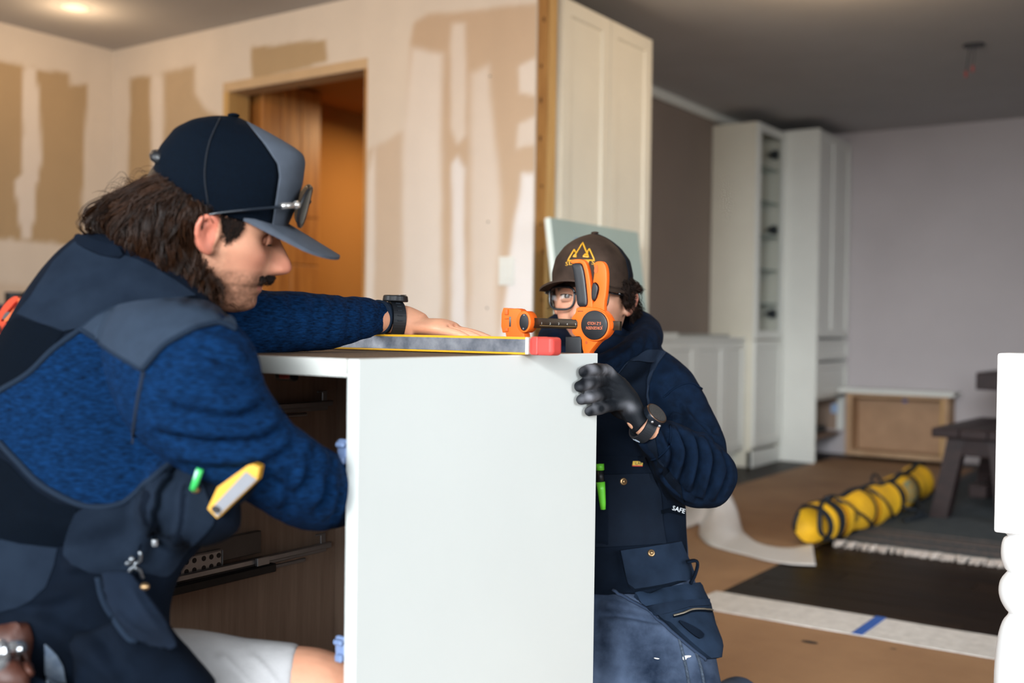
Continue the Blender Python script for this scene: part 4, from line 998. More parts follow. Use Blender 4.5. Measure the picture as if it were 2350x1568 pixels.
def bill(fr, u0, half, length, v0, drop, curve, th, m, parent, name='bill', wroot=None):
    """cap bill: a curved plate with thickness; drop slopes it down, curve bends the sides down"""
    nu, ns = 16, 32; top = []
    for i in range(nu):
        for k in range(ns):
            x = -1 + 2 * k / (ns - 1); root = u0 * math.sqrt(max(0, 1 - (x * .92) ** 2)) ; tip = root * .15 + .85 * u0 + length * math.sqrt(max(0, 1 - abs(x) ** 2.3)); tip = max(tip, root + .002) if abs(x) < .98 else root + .001
            f = i / (nu - 1); u = root + (tip - root) * f
            top.append((u, half * x, v0 - drop * max(0, u - u0 * .55) - curve * x * x))
    top = np.array(top); bot = top.copy(); bot[:, 2] -= th; n = len(top); F = []
    for i in range(nu - 1):
        for k in range(ns - 1):
            a = i * ns + k; F.append((a, a + ns, a + ns + 1, a + 1)); F.append((n + a, n + a + 1, n + a + ns + 1, n + a + ns))
    ring = [k for k in range(ns)] + [i * ns + ns - 1 for i in range(1, nu)] + [(nu - 1) * ns + k for k in range(ns - 2, -1, -1)] + [i * ns for i in range(nu - 2, 0, -1)]
    for a, c in zip(ring, ring[1:] + ring[:1]): F.append((a, c, n + c, n + a))
    V = fr.W(np.vstack([top, bot])); me = bpy.data.meshes.new(name); me.from_pydata(V.tolist(), [], F); me.update()
    bm = bmesh.new(); bm.from_mesh(me); bmesh.ops.recalc_face_normals(bm, faces=bm.faces); bm.to_mesh(me); bm.free()
    o = obj(name, me, m, parent); smooth_by_angle(o.data, 60); return o
def strands(name, guides, per, spread, rad, m, parent, wav=.004, wfreq=9, n=22, tipin=.35, seed=1, sides=4):
    """hair: many tapered strands following guide curves in clumps"""
    R_ = np.random.default_rng(seed); V = []; F = []; C = []
    for g in guides:
        g = cr(g, n); T, N, B = frames(g); cl = R_.uniform(.35, 1.55); ph = R_.uniform(0, 6.3, 2); fq = wfreq * R_.uniform(.7, 1.3)
        u = np.linspace(0, 1, n)
        wv = (wav * np.sin(fq * u + ph[0]) * u ** .6)[:, None] * N + (wav * np.cos(fq * u + ph[1]) * u ** .6)[:, None] * B
        for k in range(per):
            o = R_.normal(0, spread, 2); sh = 1 - (1 - tipin) * u
            pts = g + wv + (o[0] * sh)[:, None] * N + (o[1] * sh)[:, None] * B
            pts += (R_.normal(0, .0016, 2)[0] * np.sin(u * R_.uniform(4, 12) + R_.uniform(0, 6)))[:, None] * N * 1.0
            e = max(8, int(n * R_.uniform(.75, 1))); pts = pts[:e]; r = rad * R_.uniform(.7, 1.3) * (1 - .75 * np.linspace(0, 1, e) ** 2.2)
            v, f = tube_data(pts, r, sides, False); n0 = sum(len(x) for x in V) if False else NV[0]
            V.append(np.array(v)); F += [tuple(i + n0 for i in q) for q in f]; NV[0] += len(v)
            c = cl * R_.uniform(.75, 1.3) * np.repeat(.8 + .55 * np.linspace(0, 1, e) ** 1.5, sides); C.append(c)
    NV[0] = 0
    V = np.vstack(V); C = np.concatenate(C); me = bpy.data.meshes.new(name); me.from_pydata(V.tolist(), [], F); me.update()
    ca = me.color_attributes.new('Col', 'FLOAT_COLOR', 'POINT'); ca.data.foreach_set('color', np.stack([C, C, C, np.ones_like(C)], 1).ravel())
    o = smooth(obj(name, me, m, parent)); o['kind'] = 'stuff'; return o
NV = [0]
hair_brown = mat('brown_hair', '2c180b', .45, attr='Col', var=.2, scale=30, spec=.25)
hair_dark = mat('dark_hair', '1b100b', .6, attr='Col', var=.2, scale=30, spec=.15)
heather = mat('blue_heather_knit', '031225', .95, col2='0b305a', scale=120, stretch=(.8, .8, 3.4), bump=.35, bscale=260, detail=6, spec=.08)
slate = mat('slate_shoulder_cloth', '2e3948', .8, var=.08, scale=60, bump=.1, bscale=400, spec=.08)
navy = mat('navy_work_cloth', '080f19', .9, col2='0e1724', scale=14, bump=.12, bscale=350, spec=.08)
navy2 = mat('grey_navy_work_cloth', '151e2b', .9, col2='1e2836', scale=14, bump=.12, bscale=350, spec=.08)
navy3 = mat('black_mesh_cloth', '030a14', .9, var=.2, scale=300, spec=.08)
hood_m = mat('navy_fleece', '060f1c', .95, col2='0c1b2f', scale=40, bump=.2, bscale=300, spec=.08)
bind = mat('grey_binding', '1f2a39', .85, spec=.08)
brass = mat('brass_rivet', '9a7d5a', .35, metal=.8)
# ================================================================= left worker
t0h = 1.5; th = math.radians(14)
fl_ = Frame(P(481, 527, t0h), img(math.cos(th), -math.sin(th), -.27), img(math.sin(th), math.cos(th), .13))
W1 = thing('person', 'person in backwards-leaning navy vest and grey peaked cap, bent over the cabinet, long brown hair', 'person', (-1.25, .72, 0))
W1['label'] = 'person with long brown hair and grey peaked cap kneeling to reach into the cabinet'
torso = [(-190, 1720, 330, 1700, 1.34, .62), (-180, 1560, 395, 1540, 1.35, .60), (-165, 1400, 385, 1400, 1.36, .58), (-150, 1240, 430, 1290, 1.37, .56), (-125, 1090, 520, 1190, 1.385, .52), (-80, 950, 560, 1090, 1.40, .50), (-15, 815, 565, 985, 1.42, .52), (45, 702, 560, 880, 1.44, .55), (102, 620, 540, 780, 1.455, .58), (150, 570, 500, 705, 1.465, .58), (190, 546, 440, 655, 1.475, .55), (235, 540, 410, 620, 1.48, .5)]
rarm = [(330, 690, 290, 900, 1.33, .75), (400, 694, 300, 950, 1.305, .75), (478, 706, 322, 1000, 1.285, .75), (545, 748, 365, 1045, 1.275, .78), (590, 812, 430, 1088, 1.275, .8), (612, 885, 500, 1120, 1.28, .82), (652, 948, 572, 1155, 1.30, .85), (702, 997, 640, 1195, 1.335, .88), (745, 1028, 700, 1218, 1.395, .9), (785, 1046, 765, 1208, 1.465, .9), (850, 1060, 840, 1190, 1.56, .9), (915, 1078, 908, 1168, 1.65, .9), (945, 1085, 942, 1162, 1.69, .9)]
larm = [(440, 640, 430, 820, 1.60, .9), (540, 652, 535, 825, 1.625, .9), (620, 667, 620, 815, 1.66, .9), (690, 670, 700, 808, 1.70, .9), (760, 679, 770, 800, 1.75, .9), (830, 684, 838, 776, 1.81, .9), (872, 692, 872, 765, 1.845, .9)]
# --- body (skin): head, neck, hands, legs, and the trunk under the clothes, one surface
HV, HF = head_local(1.0); parts = [(fl_.W(HV), HF)]
for sg in (1, -1): parts += [(fl_.W(v), f) for v, f in ear_local(sg)]
nb = P(365, 690, 1.475)
parts.append(tubem([fl_.w(-.005, 0, -.02), fl_.w(-.012, 0, -.07), fl_.w(-.045, 0, -.105), nb], [.058, .056, .06, .07], 24, res=24))
parts.append(loft(torso, sc=.86)); parts.append(loft(rarm, sc=.62)); parts.append(loft(larm, sc=.62))
wl = P(893, 733, 1.862); dl = P(1090, 776, 1.815) - wl
parts.append(tubem([P(830, 735, 1.81), P(880, 733, 1.853), P(925, 735, 1.866), P(965, 752, 1.858)], [.031, .0285, .031, .030], 20, .85, 20))
parts += hand_parts(P(922, 744, 1.868), dl + img(0, .012, 0), np.array([0, 0, -1.0]), -1, (.05, .10, .06), .09, .98, .6)
parts += hand_parts(P(948, 1123, 1.695), img(.6, -.2, -.8), img(.2, .3, .9), 1, (.5, .6, .4), .04, 1.0)
# thigh, knee, shin (raised leg) and the kneeling leg
parts.append(tubem([P(180, 1600, 1.42), P(420, 1590, 1.43), P(620, 1588, 1.435), P(735, 1590, 1.435), P(762, 1640, 1.43), np.array([-1.03, .97, .32]), np.array([-1.06, .93, .10]), np.array([-1.07, .92, .05])], [.085, .075, .062, .055, .055, .05, .04, .04], 26, res=60))
parts.append(tubem([P(100, 1600, 1.3), np.array([-1.18, .58, .25]), np.array([-1.15, .62, .075]), np.array([-1.35, .45, .055]), np.array([-1.6, .3, .05])], [.09, .08, .062, .055, .045], 24, res=50))
bme = vox(parts, .0026, 4)
skin_attr(bme, fl_, 'dc9f80', seed=1, stub_op=.72, stub='4a3022', red='cf6f5a')
body1 = smooth(obj('body', bme, SKIN, W1))
# --- knit shirt: both sleeves and the side of the trunk
sl_me = vox([loft(rarm), loft(larm, cap1=False)], .0042, 5)
ridge = []
for ln, a, w_ in (([(372, 900), (450, 925), (540, 932), (598, 905)], .008, 26), ([(340, 962), (430, 985), (520, 992), (600, 985), (640, 955)], .009, 24), ([(390, 1035), (500, 1052), (600, 1040), (668, 1000)], .008, 24),
                  ([(690, 1000), (700, 1060), (672, 1120)], .008, 22), ([(728, 1022), (742, 1090), (718, 1165)], .008, 18), ([(762, 1040), (772, 1110), (752, 1190)], .007, 16), ([(620, 1055), (650, 1110), (640, 1170)], .007, 20),
                  ([(430, 770), (500, 790), (570, 830)], .006, 28), ([(420, 830), (500, 850), (585, 870)], .006, 24)):
    ridge.append((ln, a, w_, (0, 1.56))); q = np.array(ln, float); ridge.append((q + [6, 30], -a * .8, w_ * .8, (0, 1.56)))
for x in (640, 690, 735, 770, 805, 838): ridge.append(([(x, 665), (x + 12, 720), (x + 2, 800)], .0035, 22, (1.56, 3)))
folds(sl_me, ridge); rumple(sl_me, .0016, 26, 3); relax(sl_me, 1)
shirt = smooth(obj('knit_shirt', sl_me, heather, W1))
MB().tube(tube_data([P(872, 692, 1.842), P(872, 765, 1.842)], .001)[0][:2], .001).bm.free()
cuff = loft([(866, 688, 868, 769, 1.838, .95), (880, 691, 878, 767, 1.852, .95)], 30, 6, dome=False); pyd('cuff', *cuff, bind, shirt)
# --- work vest and trousers: the dark volume of the trunk
tm = vox([loft(torso), tubem([P(390, 1130, 1.30), P(470, 1160, 1.285), P(545, 1150, 1.29)], [.05, .05, .035], 20, res=20),
          tubem([P(275, 1430, 1.28), P(300, 1530, 1.27), P(360, 1650, 1.27)], [.05, .066, .08], 22, res=20),
          tubem([P(100, 1600, 1.3), np.array([-1.18, .58, .25]), np.array([-1.15, .62, .08]), np.array([-1.35, .45, .07]), np.array([-1.55, .32, .06])], [.12, .11, .085, .075, .065], 24, res=50)], .0046, 6)
folds(tm, [([(70, 690), (180, 640), (300, 610)], .006, 26), ([(60, 740), (180, 690), (300, 650), (400, 640)], .006, 24), ([(110, 770), (230, 700), (380, 668)], .004, 18), ([(60, 715), (170, 665), (300, 630)], -.006, 18),
           ([(30, 1170), (160, 1200), (300, 1180)], .006, 30), ([(0, 1230), (150, 1260), (300, 1230)], -.006, 30), ([(360, 1060), (330, 1200), (300, 1330)], .008, 26), ([(400, 1060), (390, 1180), (340, 1290)], -.008, 18), ([(430, 1090), (420, 1200), (380, 1300)], .008, 18),
           ([(140, 1300), (230, 1290), (330, 1240)], .007, 26), ([(60, 1420), (180, 1480), (300, 1560)], .008, 40), ([(220, 1440), (260, 1520), (300, 1568)], -.008, 30), ([(-20, 1380), (90, 1400), (180, 1380)], -.006, 26)])
rumple(tm, .002, 16, 11)
vest = smooth(obj('work_vest', tm, navy, W1))
bv = bvh_of(vest); bs = bvh_of(shirt, vest)
q2 = lambda L: [(x / 3.136, 520 + y / 3.136) for x, y in L]
q3 = lambda L: [(x / 2.76, 1000 + y / 2.76) for x, y in L]
patch('vest_yoke', q2([(140, 640), (250, 500), (330, 380), (400, 270), (480, 190), (560, 120), (640, 150), (760, 180), (1000, 260), (1250, 400), (1400, 510), (1130, 545), (850, 575), (700, 645), (570, 742), (470, 760)]), bv, .0055, .006, navy2, vest, 12, 0)
patch('collar', q2([(545, 130), (575, 78), (640, 105), (760, 150), (860, 165), (900, 260), (760, 240), (640, 190)]), bv, .0085, .006, navy, vest, 8, 1)
patch('side_knit', [(-80, 960), (0, 902), (66, 862), (124, 806), (186, 762), (225, 770), (330, 830), (400, 950), (420, 1045), (396, 1062), (330, 1112), (270, 1156), (190, 1156), (100, 1112), (0, 1012), (-80, 960)][:-1], bv, .002, .004, heather, shirt, 12, 0, sm=2)
seam('vest_binding', [(-60, 940), (0, 900), (66, 860), (124, 804), (186, 758), (225, 726), (272, 703), (360, 692), (424, 686)], bv, .0042, bind, vest, .002, 60)
seam('vest_binding', [(0, 1016), (40, 1058), (100, 1116), (190, 1160), (270, 1160), (330, 1116), (400, 1058)], bv, .0042, bind, vest, .002, 60)
gp = patch('shoulder_patch', q2([(590, 742), (700, 655), (850, 588), (1000, 562), (1130, 552), (1330, 525), (1480, 555), (1600, 620), (1672, 690), (1690, 748), (1620, 712), (1540, 702), (1400, 742), (1290, 795), (1190, 855), (1110, 940), (1035, 1030), (860, 925), (720, 830)]), bs, .0055, .007, slate, shirt, 9, 0, sm=1)
seam('patch_binding', q2([(590, 745), (720, 832), (860, 928), (1035, 1035)]), bs, .0035, bind, shirt, .003, 30)
seam('patch_binding', q2([(1035, 1035), (1110, 945), (1190, 860), (1290, 800), (1400, 747), (1540, 706), (1620, 716), (1690, 752)]), bs, .0035, bind, shirt, .003, 40)
seam('armhole_seam', q2([(1035, 1040), (1010, 1160), (985, 1300), (965, 1450), (955, 1568)]), bs, .0026, mat('dark_seam', '08192d', .9), shirt, .0, 30)
patch('mesh_panel', q2([(-60, 800), (0, 770), (60, 690), (130, 655), (250, 690), (465, 762), (380, 870), (200, 1050), (0, 1175), (-60, 1220)]), bv, .0015, .004, navy3, vest, 12)
patch('hip_panel', q3([(0, 655), (130, 690), (365, 715), (340, 830), (290, 960), (200, 1040), (110, 1090), (0, 1120), (-120, 1120), (-120, 640)]), bv, .002, .004, navy2, vest, 12)
patch('mesh_panel', q3([(-60, 110), (60, 180), (200, 330), (330, 420), (490, 460), (460, 560), (400, 690), (360, 705), (130, 680), (-60, 640)]), bv, .0015, .004, navy3, vest, 12)
patch('bib_panel', q3([(500, 455), (740, 430), (900, 360), (1000, 240), (1100, 110), (1180, 130), (1240, 200), (1330, 440), (1370, 530), (1280, 640), (1170, 730), (1100, 850), (1040, 900), (900, 860), (620, 880), (400, 800), (410, 640)]), bv, .003, .005, navy2, vest, 12, 1, sm=2)
zt = mat('zip_steel', '8b9096', .3, metal=.8)
seam('zip', q3([(1100, 140), (1040, 330), (960, 560), (930, 640)]), bv, .003, navy3, vest, .009, 24)
seam('zip', q3([(880, 720), (860, 800), (800, 880)]), bv, .0022, zt, vest, .009, 14)
seam('zip', q3([(860, 810), (880, 880)]), bv, .0022, zt, vest, .009, 8)
seam('zip_pull', q3([(935, 640), (933, 675)]), bv, .0042, mat('bright_pull', 'd9dde2', .2, metal=.7), vest, .012, 6)
seam('zip_pull', q3([(850, 740), (835, 790)]), bv, .0032, zt, vest, .012, 6)
pm = vox([loft([(226, 1326, 316, 1324, 1.262, .16), (238, 1372, 345, 1368, 1.245, .2), (262, 1425, 382, 1418, 1.228, .22), (292, 1462, 405, 1460, 1.216, .18), (322, 1478, 414, 1478, 1.21, .12)], ring=32)], .0035, 3)
folds(pm, [([(300, 1345), (330, 1400), (370, 1450)], .003, 12), ([(262, 1400), (300, 1440), (350, 1465)], .003, 12)])
pk = smooth(obj('tool_pouch', pm, mat('pouch_cloth', '0e1520', .9, col2='172130', scale=14, bump=.12, bscale=350, spec=.1), vest))
seam('pouch_edge', q3([(620, 895), (655, 1045), (735, 1180), (820, 1290), (870, 1300)]), bvh_of(vest, pk), .0045, bind, vest, .003, 24)
for x, y in ((1240, 350), (905, 965)):
    h = near_hit(bvh_of(vest, pk), x / 2.76, 1000 + y / 2.76)
    MB().ball(h[0] + h[1] * .003, .0055, (1, 1, .8), 12, 8).build('rivet', brass, vest)
# shorts leg
sh = vox([tubem([P(150, 1612, 1.42), P(420, 1598, 1.43), P(560, 1592, 1.433), P(684, 1590, 1.435)], [.10, .088, .072, .064], 26, res=40)], .0045, 3)
folds(sh, [([(430, 1500), (470, 1540), (520, 1590)], .004, 16), ([(500, 1500), (540, 1540), (590, 1590)], .004, 16), ([(570, 1500), (610, 1540), (650, 1590)], .003, 14)])
smooth(obj('shorts_leg', sh, mat('pale_grey_twill', 'b9b7b8', .9, var=.05, scale=40, bump=.2, bscale=350), W1))
# faded trouser seat with pale scuffs at the bottom
bcv = bvh_of(vest)
patch('scuffed_cloth', [(104, 1478), (118, 1490), (132, 1505), (146, 1530), (152, 1568), (160, 1600), (112, 1600), (104, 1540)], bcv, .003, .004, mat('pale_denim', 'b4c2d2', .9, col2='4a5c74', scale=22), vest, 8)
# --- face details
for sg in (-1, 1):
    c = fl_.w(.0775, sg * .031, .010)
    c = fl_.w(.0715, sg * .030, .010); e = pyd('eye', *ballm(c, .0105), mat('eyelid_skin', 'b97c62', .55), W1)
    ang = np.linspace(-1.0, 1.0, 14)
    lid = np.array([fl_.w(.0752 + .0126 * math.cos(a) * .82, sg * .031 + .0145 * math.sin(a), .0028 + .0005 * math.cos(a)) for a in ang])
    MB().tube(lid, .0012, 6).build('lashes', hair_dark, W1, sm=True)
    Vl = []; m_ = 10
    for i in range(m_):
        for a in np.linspace(-1.25, 1.25, 18):
            b_ = -.62 + 1.8 * i / (m_ - 1)
            Vl.append(fl_.w(.0750 + .0124 * math.cos(a) * math.cos(b_), sg * .031 + .0145 * math.sin(a) * math.cos(b_ * .6), .010 + .0128 * math.sin(b_)))
    pyd('eyelid', Vl, grid_faces(m_, 18, False), mat('eyelid_skin', 'b97c62', .55), W1)
mg = []
R_ = np.random.default_rng(4)
for k in range(90):
    s = R_.uniform(-.030, .030); v0 = R_.uniform(-.0435, -.0395) - .16 * max(0, abs(s) - .006); u0 = np.interp(abs(s), [0, .012, .03], [.0955, .094, .079]) + .001
    sgn = 1 if s > 0 else -1
    mg.append([fl_.w(u0, s, v0), fl_.w(u0 + .005, s + sgn * .003, v0 - .005), fl_.w(u0 + .002, s + sgn * .008, v0 - .0105)])
strands('moustache', mg, 6, .0009, .00045, hair_dark, W1, .0005, 4, 8, .6, 5)
# hair under the cap: a soft core plus wavy strands
core = vox([loft([(366, 420, 455, 486, 1.50, 1.25), (300, 450, 458, 550, 1.495, 1.2), (258, 505, 468, 600, 1.49, 1.1), (280, 590, 478, 650, 1.48, .95), (350, 655, 492, 685, 1.47, .8), (420, 695, 505, 712, 1.465, .7)]), (fl_.W(ballm((-.036, 0, .024), (.0635, .0765, .072))[0]), ballm((0, 0, 0), 1)[1])], .005, 5)
rumple(core, .006, 30, 2)
hcore = smooth(obj('hair_core', core, mat('hair_core', '22150d', .6, var=.3, scale=60), W1))
R_ = np.random.default_rng(11); hb = bvh_of(hcore); gd_ = []
for k in range(300):
    f = R_.uniform(0, 1)
    rx, ry = 366 + f * 96 + R_.normal(0, 4), 418 + f * 62 + R_.normal(0, 6)
    # strands at the back swing further out to the left before they fall
    ox = -150 * (1 - f) ** 1.2 + R_.normal(0, 16); L = R_.uniform(.55, 1.0)
    ex, ey = np.interp(f, [0, .35, .7, 1], [290, 370, 450, 500]) + R_.normal(0, 20), np.interp(f, [0, .35, .7, 1], [620, 690, 710, 712]) + R_.normal(0, 16)
    pts2 = [(rx, ry), (rx + ox * .55, ry + 25 * (1 - f) + 25), (rx + ox * .95 + 15 * f, ry + (ey - ry) * .45), (rx * .35 + ex * .65 + ox * .35, ry + (ey - ry) * .78), (ex, ey)]
    lf = R_.uniform(.004, .014); g = []
    layer = R_.random()
    for j, p in enumerate(pts2):
        h = cast(hb, *p)
        if h is None: h = cast_in(hb, p, (400, 580)) or near_hit(hb, 400, 580); d0 = proj(h[0])[2]; g.append(P(p[0], p[1], d0 + .0 + R_.normal(0, .015)))
        else: g.append(h[0] + h[1] * lf * (0.3 if j == 0 else 1))
    gd_.append(g)
    if k % 3 == 0:                                   # far side of the head too
        gd_.append([2 * (fl_.O + fl_.F * ((q - fl_.O) @ fl_.F) + fl_.U * ((q - fl_.O) @ fl_.U)) - q for q in np.array(g)])
strands('hair', gd_, 12, .0032, .00065, hair_brown, W1, .0095, 12, 24, .5, 6, 3)
fly = []
for k in range(40):
    a = P(340 + R_.normal(0, 40), 425 + R_.uniform(-5, 60), 1.49 + R_.normal(0, .03)); b_ = R_.uniform(-95, -25)
    c = proj(a); fly.append([a, P(c[0] + b_ * .5, c[1] - R_.uniform(5, 35), c[2]), P(c[0] + b_, c[1] + R_.uniform(-10, 60), c[2])])
fly.append([P(240, 500, 1.47), P(216, 512, 1.47), P(209, 530, 1.47), P(218, 545, 1.47), P(232, 540, 1.47)])
strands('loose_hair', fly, 2, .002, .0003, hair_brown, W1, .004, 7, 16, 1, 8)
sb = []
for k in range(90):
    s = .0708 + R_.uniform(0, .0012); u = R_.uniform(.014, .044); v = R_.uniform(np.interp(u, [.014, .032, .044], [.022, .004, .02]), .036)
    sb.append([fl_.w(u, -s + .02 * max(0, u - .02), v), fl_.w(u - .002, -s - .002 + .02 * max(0, u - .02), v - .008), fl_.w(u - .003, -s - .001 + .02 * max(0, u - .02), v - .017)])
strands('sideburn', sb, 5, .0009, .0004, hair_dark, W1, .0008, 5, 8, .7, 9)
# cap
prof = ([(.03, .102), (.06, .107), (.0955, .108), (.127, .1045), (.139, .097), (.150, .058), (.157, .028), (.161, .004)],
        [(.03, -.086), (.054, -.0905), (.092, -.09), (.124, -.076), (.143, -.055), (.156, -.027), (.161, -.004)],
        [(.03, .0815), (.06, .084), (.09, .080), (.12, .066), (.14, .048), (.155, .022), (.161, .003)], .030, .161)
LV, Fa, Fb = cap_parts(fl_, prof, ([.03, .10, .115, .135, .161], [.080, .073, .067, .045, .010]))
# the hem rises a little at the back
LV[:, 2] += np.clip((.02 - LV[:, 0]) / .1, 0, 1) * .012 * np.clip((.09 - LV[:, 2]) / .06, 0, 1)
CW = fl_.W(LV)
capn = mat('navy_mesh_cloth', '020a15', .9, var=.35, scale=420, bump=.4, bscale=500, spec=.1)
capg = mat('grey_cap_cloth', '4d535d', .85, var=.06, scale=60, bump=.1, bscale=400, spec=.1)
cap1 = shell('cap', CW, Fb, .003, capn, W1)
shell('front_panel', CW, Fa, .003, capg, cap1)['label'] = 'slate grey front panel'
bill(fl_, .106, .080, .078, .050, .31, .016, .004, capg, cap1)
MB().ball(fl_.w(-.005, 0, .162), .006, (1.4, 1.4, .5), 12, 6).build('button', capn, cap1)
sp = [fl_.w(np.interp(v, [.03, .1, .115, .135, .161], [.080, .073, .067, .045, .010]), -1.015 * ip(v, prof[2]) * .93, v) for v in (.032, .05)]
MB().tube([fl_.w(-.080, -.036, .078), fl_.w(-.090, -.015, .080), fl_.w(-.092, 0, .080), fl_.w(-.090, .015, .080), fl_.w(-.080, .036, .078)], .009, 8).build('back_strap', black_pl, cap1, sm=True)
cbv = bvh_of(cap1)
seam('crown_seam', [(505, 272), (480, 330), (470, 400), (478, 470)], cbv, .0012, mat('cap_seam', '050d18', .9), cap1, .0008, 24)
# sunglasses resting on the cap
sg_ = thing('sunglasses', 'dark sunglasses with silver hinges pushed up on the grey cap of the long haired person', 'sunglasses', tuple(fl_.w(.115, 0, .07)))
gl_dark = mat('dark_lens', '080b0e', .3, spec=.25)
for sg in (-1, 1):
    V = []; m_, n_ = 10, 16
    for i in range(m_):
        for k in range(n_):
            a = TWO * k / n_; r = i / (m_ - 1); y = .033 + .026 * r * math.cos(a); z = .067 + .027 * r * math.sin(a) - .004 * r * math.cos(a)
            V.append(fl_.w(.121 - 3.4 * y * y, sg * y, z))
    F = grid_faces(m_, n_)
    shell('lens', V, F, .002, gl_dark, sg_)
    rim = [fl_.w(.122 - 3.4 * (.033 + .027 * math.cos(a)) ** 2, sg * (.033 + .027 * math.cos(a)), .067 + .028 * math.sin(a) - .004 * math.cos(a)) for a in np.linspace(0, TWO, 40)]
    MB().tube(rim, .0022, 6, cap=False).build('rim', black_pl, sg_, sm=True)
    MB().tube(cr([fl_.w(.104, sg * .064, .068), fl_.w(.092, sg * .080, .064), fl_.w(.05, sg * .0885, .049), fl_.w(.012, sg * .088, .034), fl_.w(-.008, sg * .084, .024)], 24), .0030, 8, flat=.7).build('temple', mat('black_gloss', '1a2028', .2), sg_, sm=True)
    MB().tube([fl_.w(.103, sg * .071, .068), fl_.w(.085, sg * .084, .0625)], .0042, 8).ball(fl_.w(.104, sg * .070, .0685), .0058, (1, 1, 1), 10, 8).build('hinge', mat('silver_hinge', 'd8d4d0', .25, metal=.8), sg_, sm=True)
MB().tube(cr([fl_.w(.122, -.006, .072), fl_.w(.124, 0, .075), fl_.w(.122, .006, .072)], 8), .0025, 6).build('bridge', black_pl, sg_, sm=True)
# watch on the wrist
wt = thing('wristwatch', 'black sports watch worn on the wrist resting on the spirit level', 'watch', tuple(P(905, 735, 1.862)))
wa = P(895, 733, 1.858); wb = P(916, 734, 1.864); T_ = (wb - wa) / np.linalg.norm(wb - wa); upv = np.array([0, 0, 1.0]); upv -= T_ * (upv @ T_); upv /= np.linalg.norm(upv); sd = np.cross(T_, upv); wc = (wa + wb) / 2
V = []; na = 40
for i, (o, rr_) in enumerate(((-.011, 0), (-.011, .003), (.011, .003), (.011, 0))):
    for k in range(na):
        a = TWO * k / na; V.append(wc + T_ * o + (sd * math.cos(a) * (.0335 + rr_) + upv * math.sin(a) * (.0285 + rr_)))
F = grid_faces(4, na) + [((3 * na) + k, (3 * na) + (k + 1) % na, (k + 1) % na, k) for k in range(na)]
pyd('strap', V, F, mat('black_rubber', '10151c', .6), wt, sm=False)
top = wc + upv * .031
MB().cyl(top, top + upv * .011, .0225, .021, 32, bev=.002).build('case', black_pl, wt, sm=False)
MB().cyl(top + upv * .0108, top + upv * .0118, .019, n=32).build('glass', mat('watch_glass', '0a0d12', .08, spec=.8), wt)
for k in range(4): c = wc - sd * 0 + (-RW[:, 2] * 0); 
vd = RW @ np.array([0, 0, 1.0])
for k in range(5):
    a = math.radians(60 - k * 16); e = -1 if sd @ vd < 0 else 1
    c = wc + sd * e * math.cos(a) * .0372 + upv * math.sin(a) * .0322
    MB().tube([c - T_ * .004, c + T_ * .004], .0011, 6).build('strap_slot', mat('slot_dark_grey', '232a32', .5), wt)
c0 = wc + sd * (1 if sd @ vd > 0 else -1) * .033 - upv * .019
MB().box(-.0135, .0135, -.002, .002, -.003, .003, .001).build('keeper', mat('slot_grey', '4b545e', .5), wt, base=(0, 0, 0))
kp = bpy.data.objects['keeper']; kp.rotation_euler = Matrix([list(x) for x in np.stack([T_, sd, upv], 1)]).to_euler(); kp.location = Vector(c0) - wt.location
# things tucked in the vest
def prism(poly, off, b, th, name, m, parent):
    return patch(name, poly, b, off, th, m, parent, 14, 0, sm=0)
bvx = bvh_of(vest)
tl = thing('torpedo_level', 'short yellow level with grey face tucked in the chest pocket', 'level', tuple(P(535, 1130, 1.25)))
def plate(poly, t, th, conv=None):
    n = img(0, 0, 1); A_ = [P(x, y, t) for x, y in poly] if conv is None else conv; k = len(A_)
    V = [p for p in A_] + [p - n * th for p in A_]
    return V, [tuple(range(k))[::-1], tuple(range(k, 2 * k))] + [(i, (i + 1) % k, k + (i + 1) % k, k + i) for i in range(k)]
MB().poly(*plate([(476, 1168), (499, 1119), (528, 1098), (568, 1069), (581, 1066), (596, 1072), (590, 1102), (498, 1190)], 1.215, .022)).build('body', mat('level_yellow', 'e2a826'), tl)
MB().poly(*plate([(483, 1169), (564, 1083), (589, 1101), (498, 1187)], 1.2135, .003)).build('grey_face', mat('milled_face_grey', '85868c', .45, var=.05, scale=60), tl)
MB().poly(*plate([(496 + 11 * math.cos(a) + 3 * math.sin(a), 1170 + 9 * math.sin(a)) for a in np.linspace(0, TWO, 18)[:-1]], 1.2125, .002)).build('bubble_window', mat('dark_window', '3d3a3a', .2), tl)
MB().poly(*plate([(500, 1190), (595, 1100), (560, 1150), (540, 1165)], 1.235, .02)).build('back_edge', navy, tl)
pn = thing('green_pencil', 'bright green pencil end poking out beside the yellow level', 'pencil', tuple(P(452, 1098, 1.245)))
MB().tube([P(443, 1124, 1.235), P(451, 1100, 1.232), P(459, 1077, 1.23)], .0042, 8).build('shaft', mat('bright_green', '45d06a', .4), pn, sm=True)
MB().tube([P(444, 1110, 1.2315), P(452, 1080, 1.2265)], .0016, 6).build('stripe', mat('mint_white', 'c9efe4', .4), pn, sm=True)
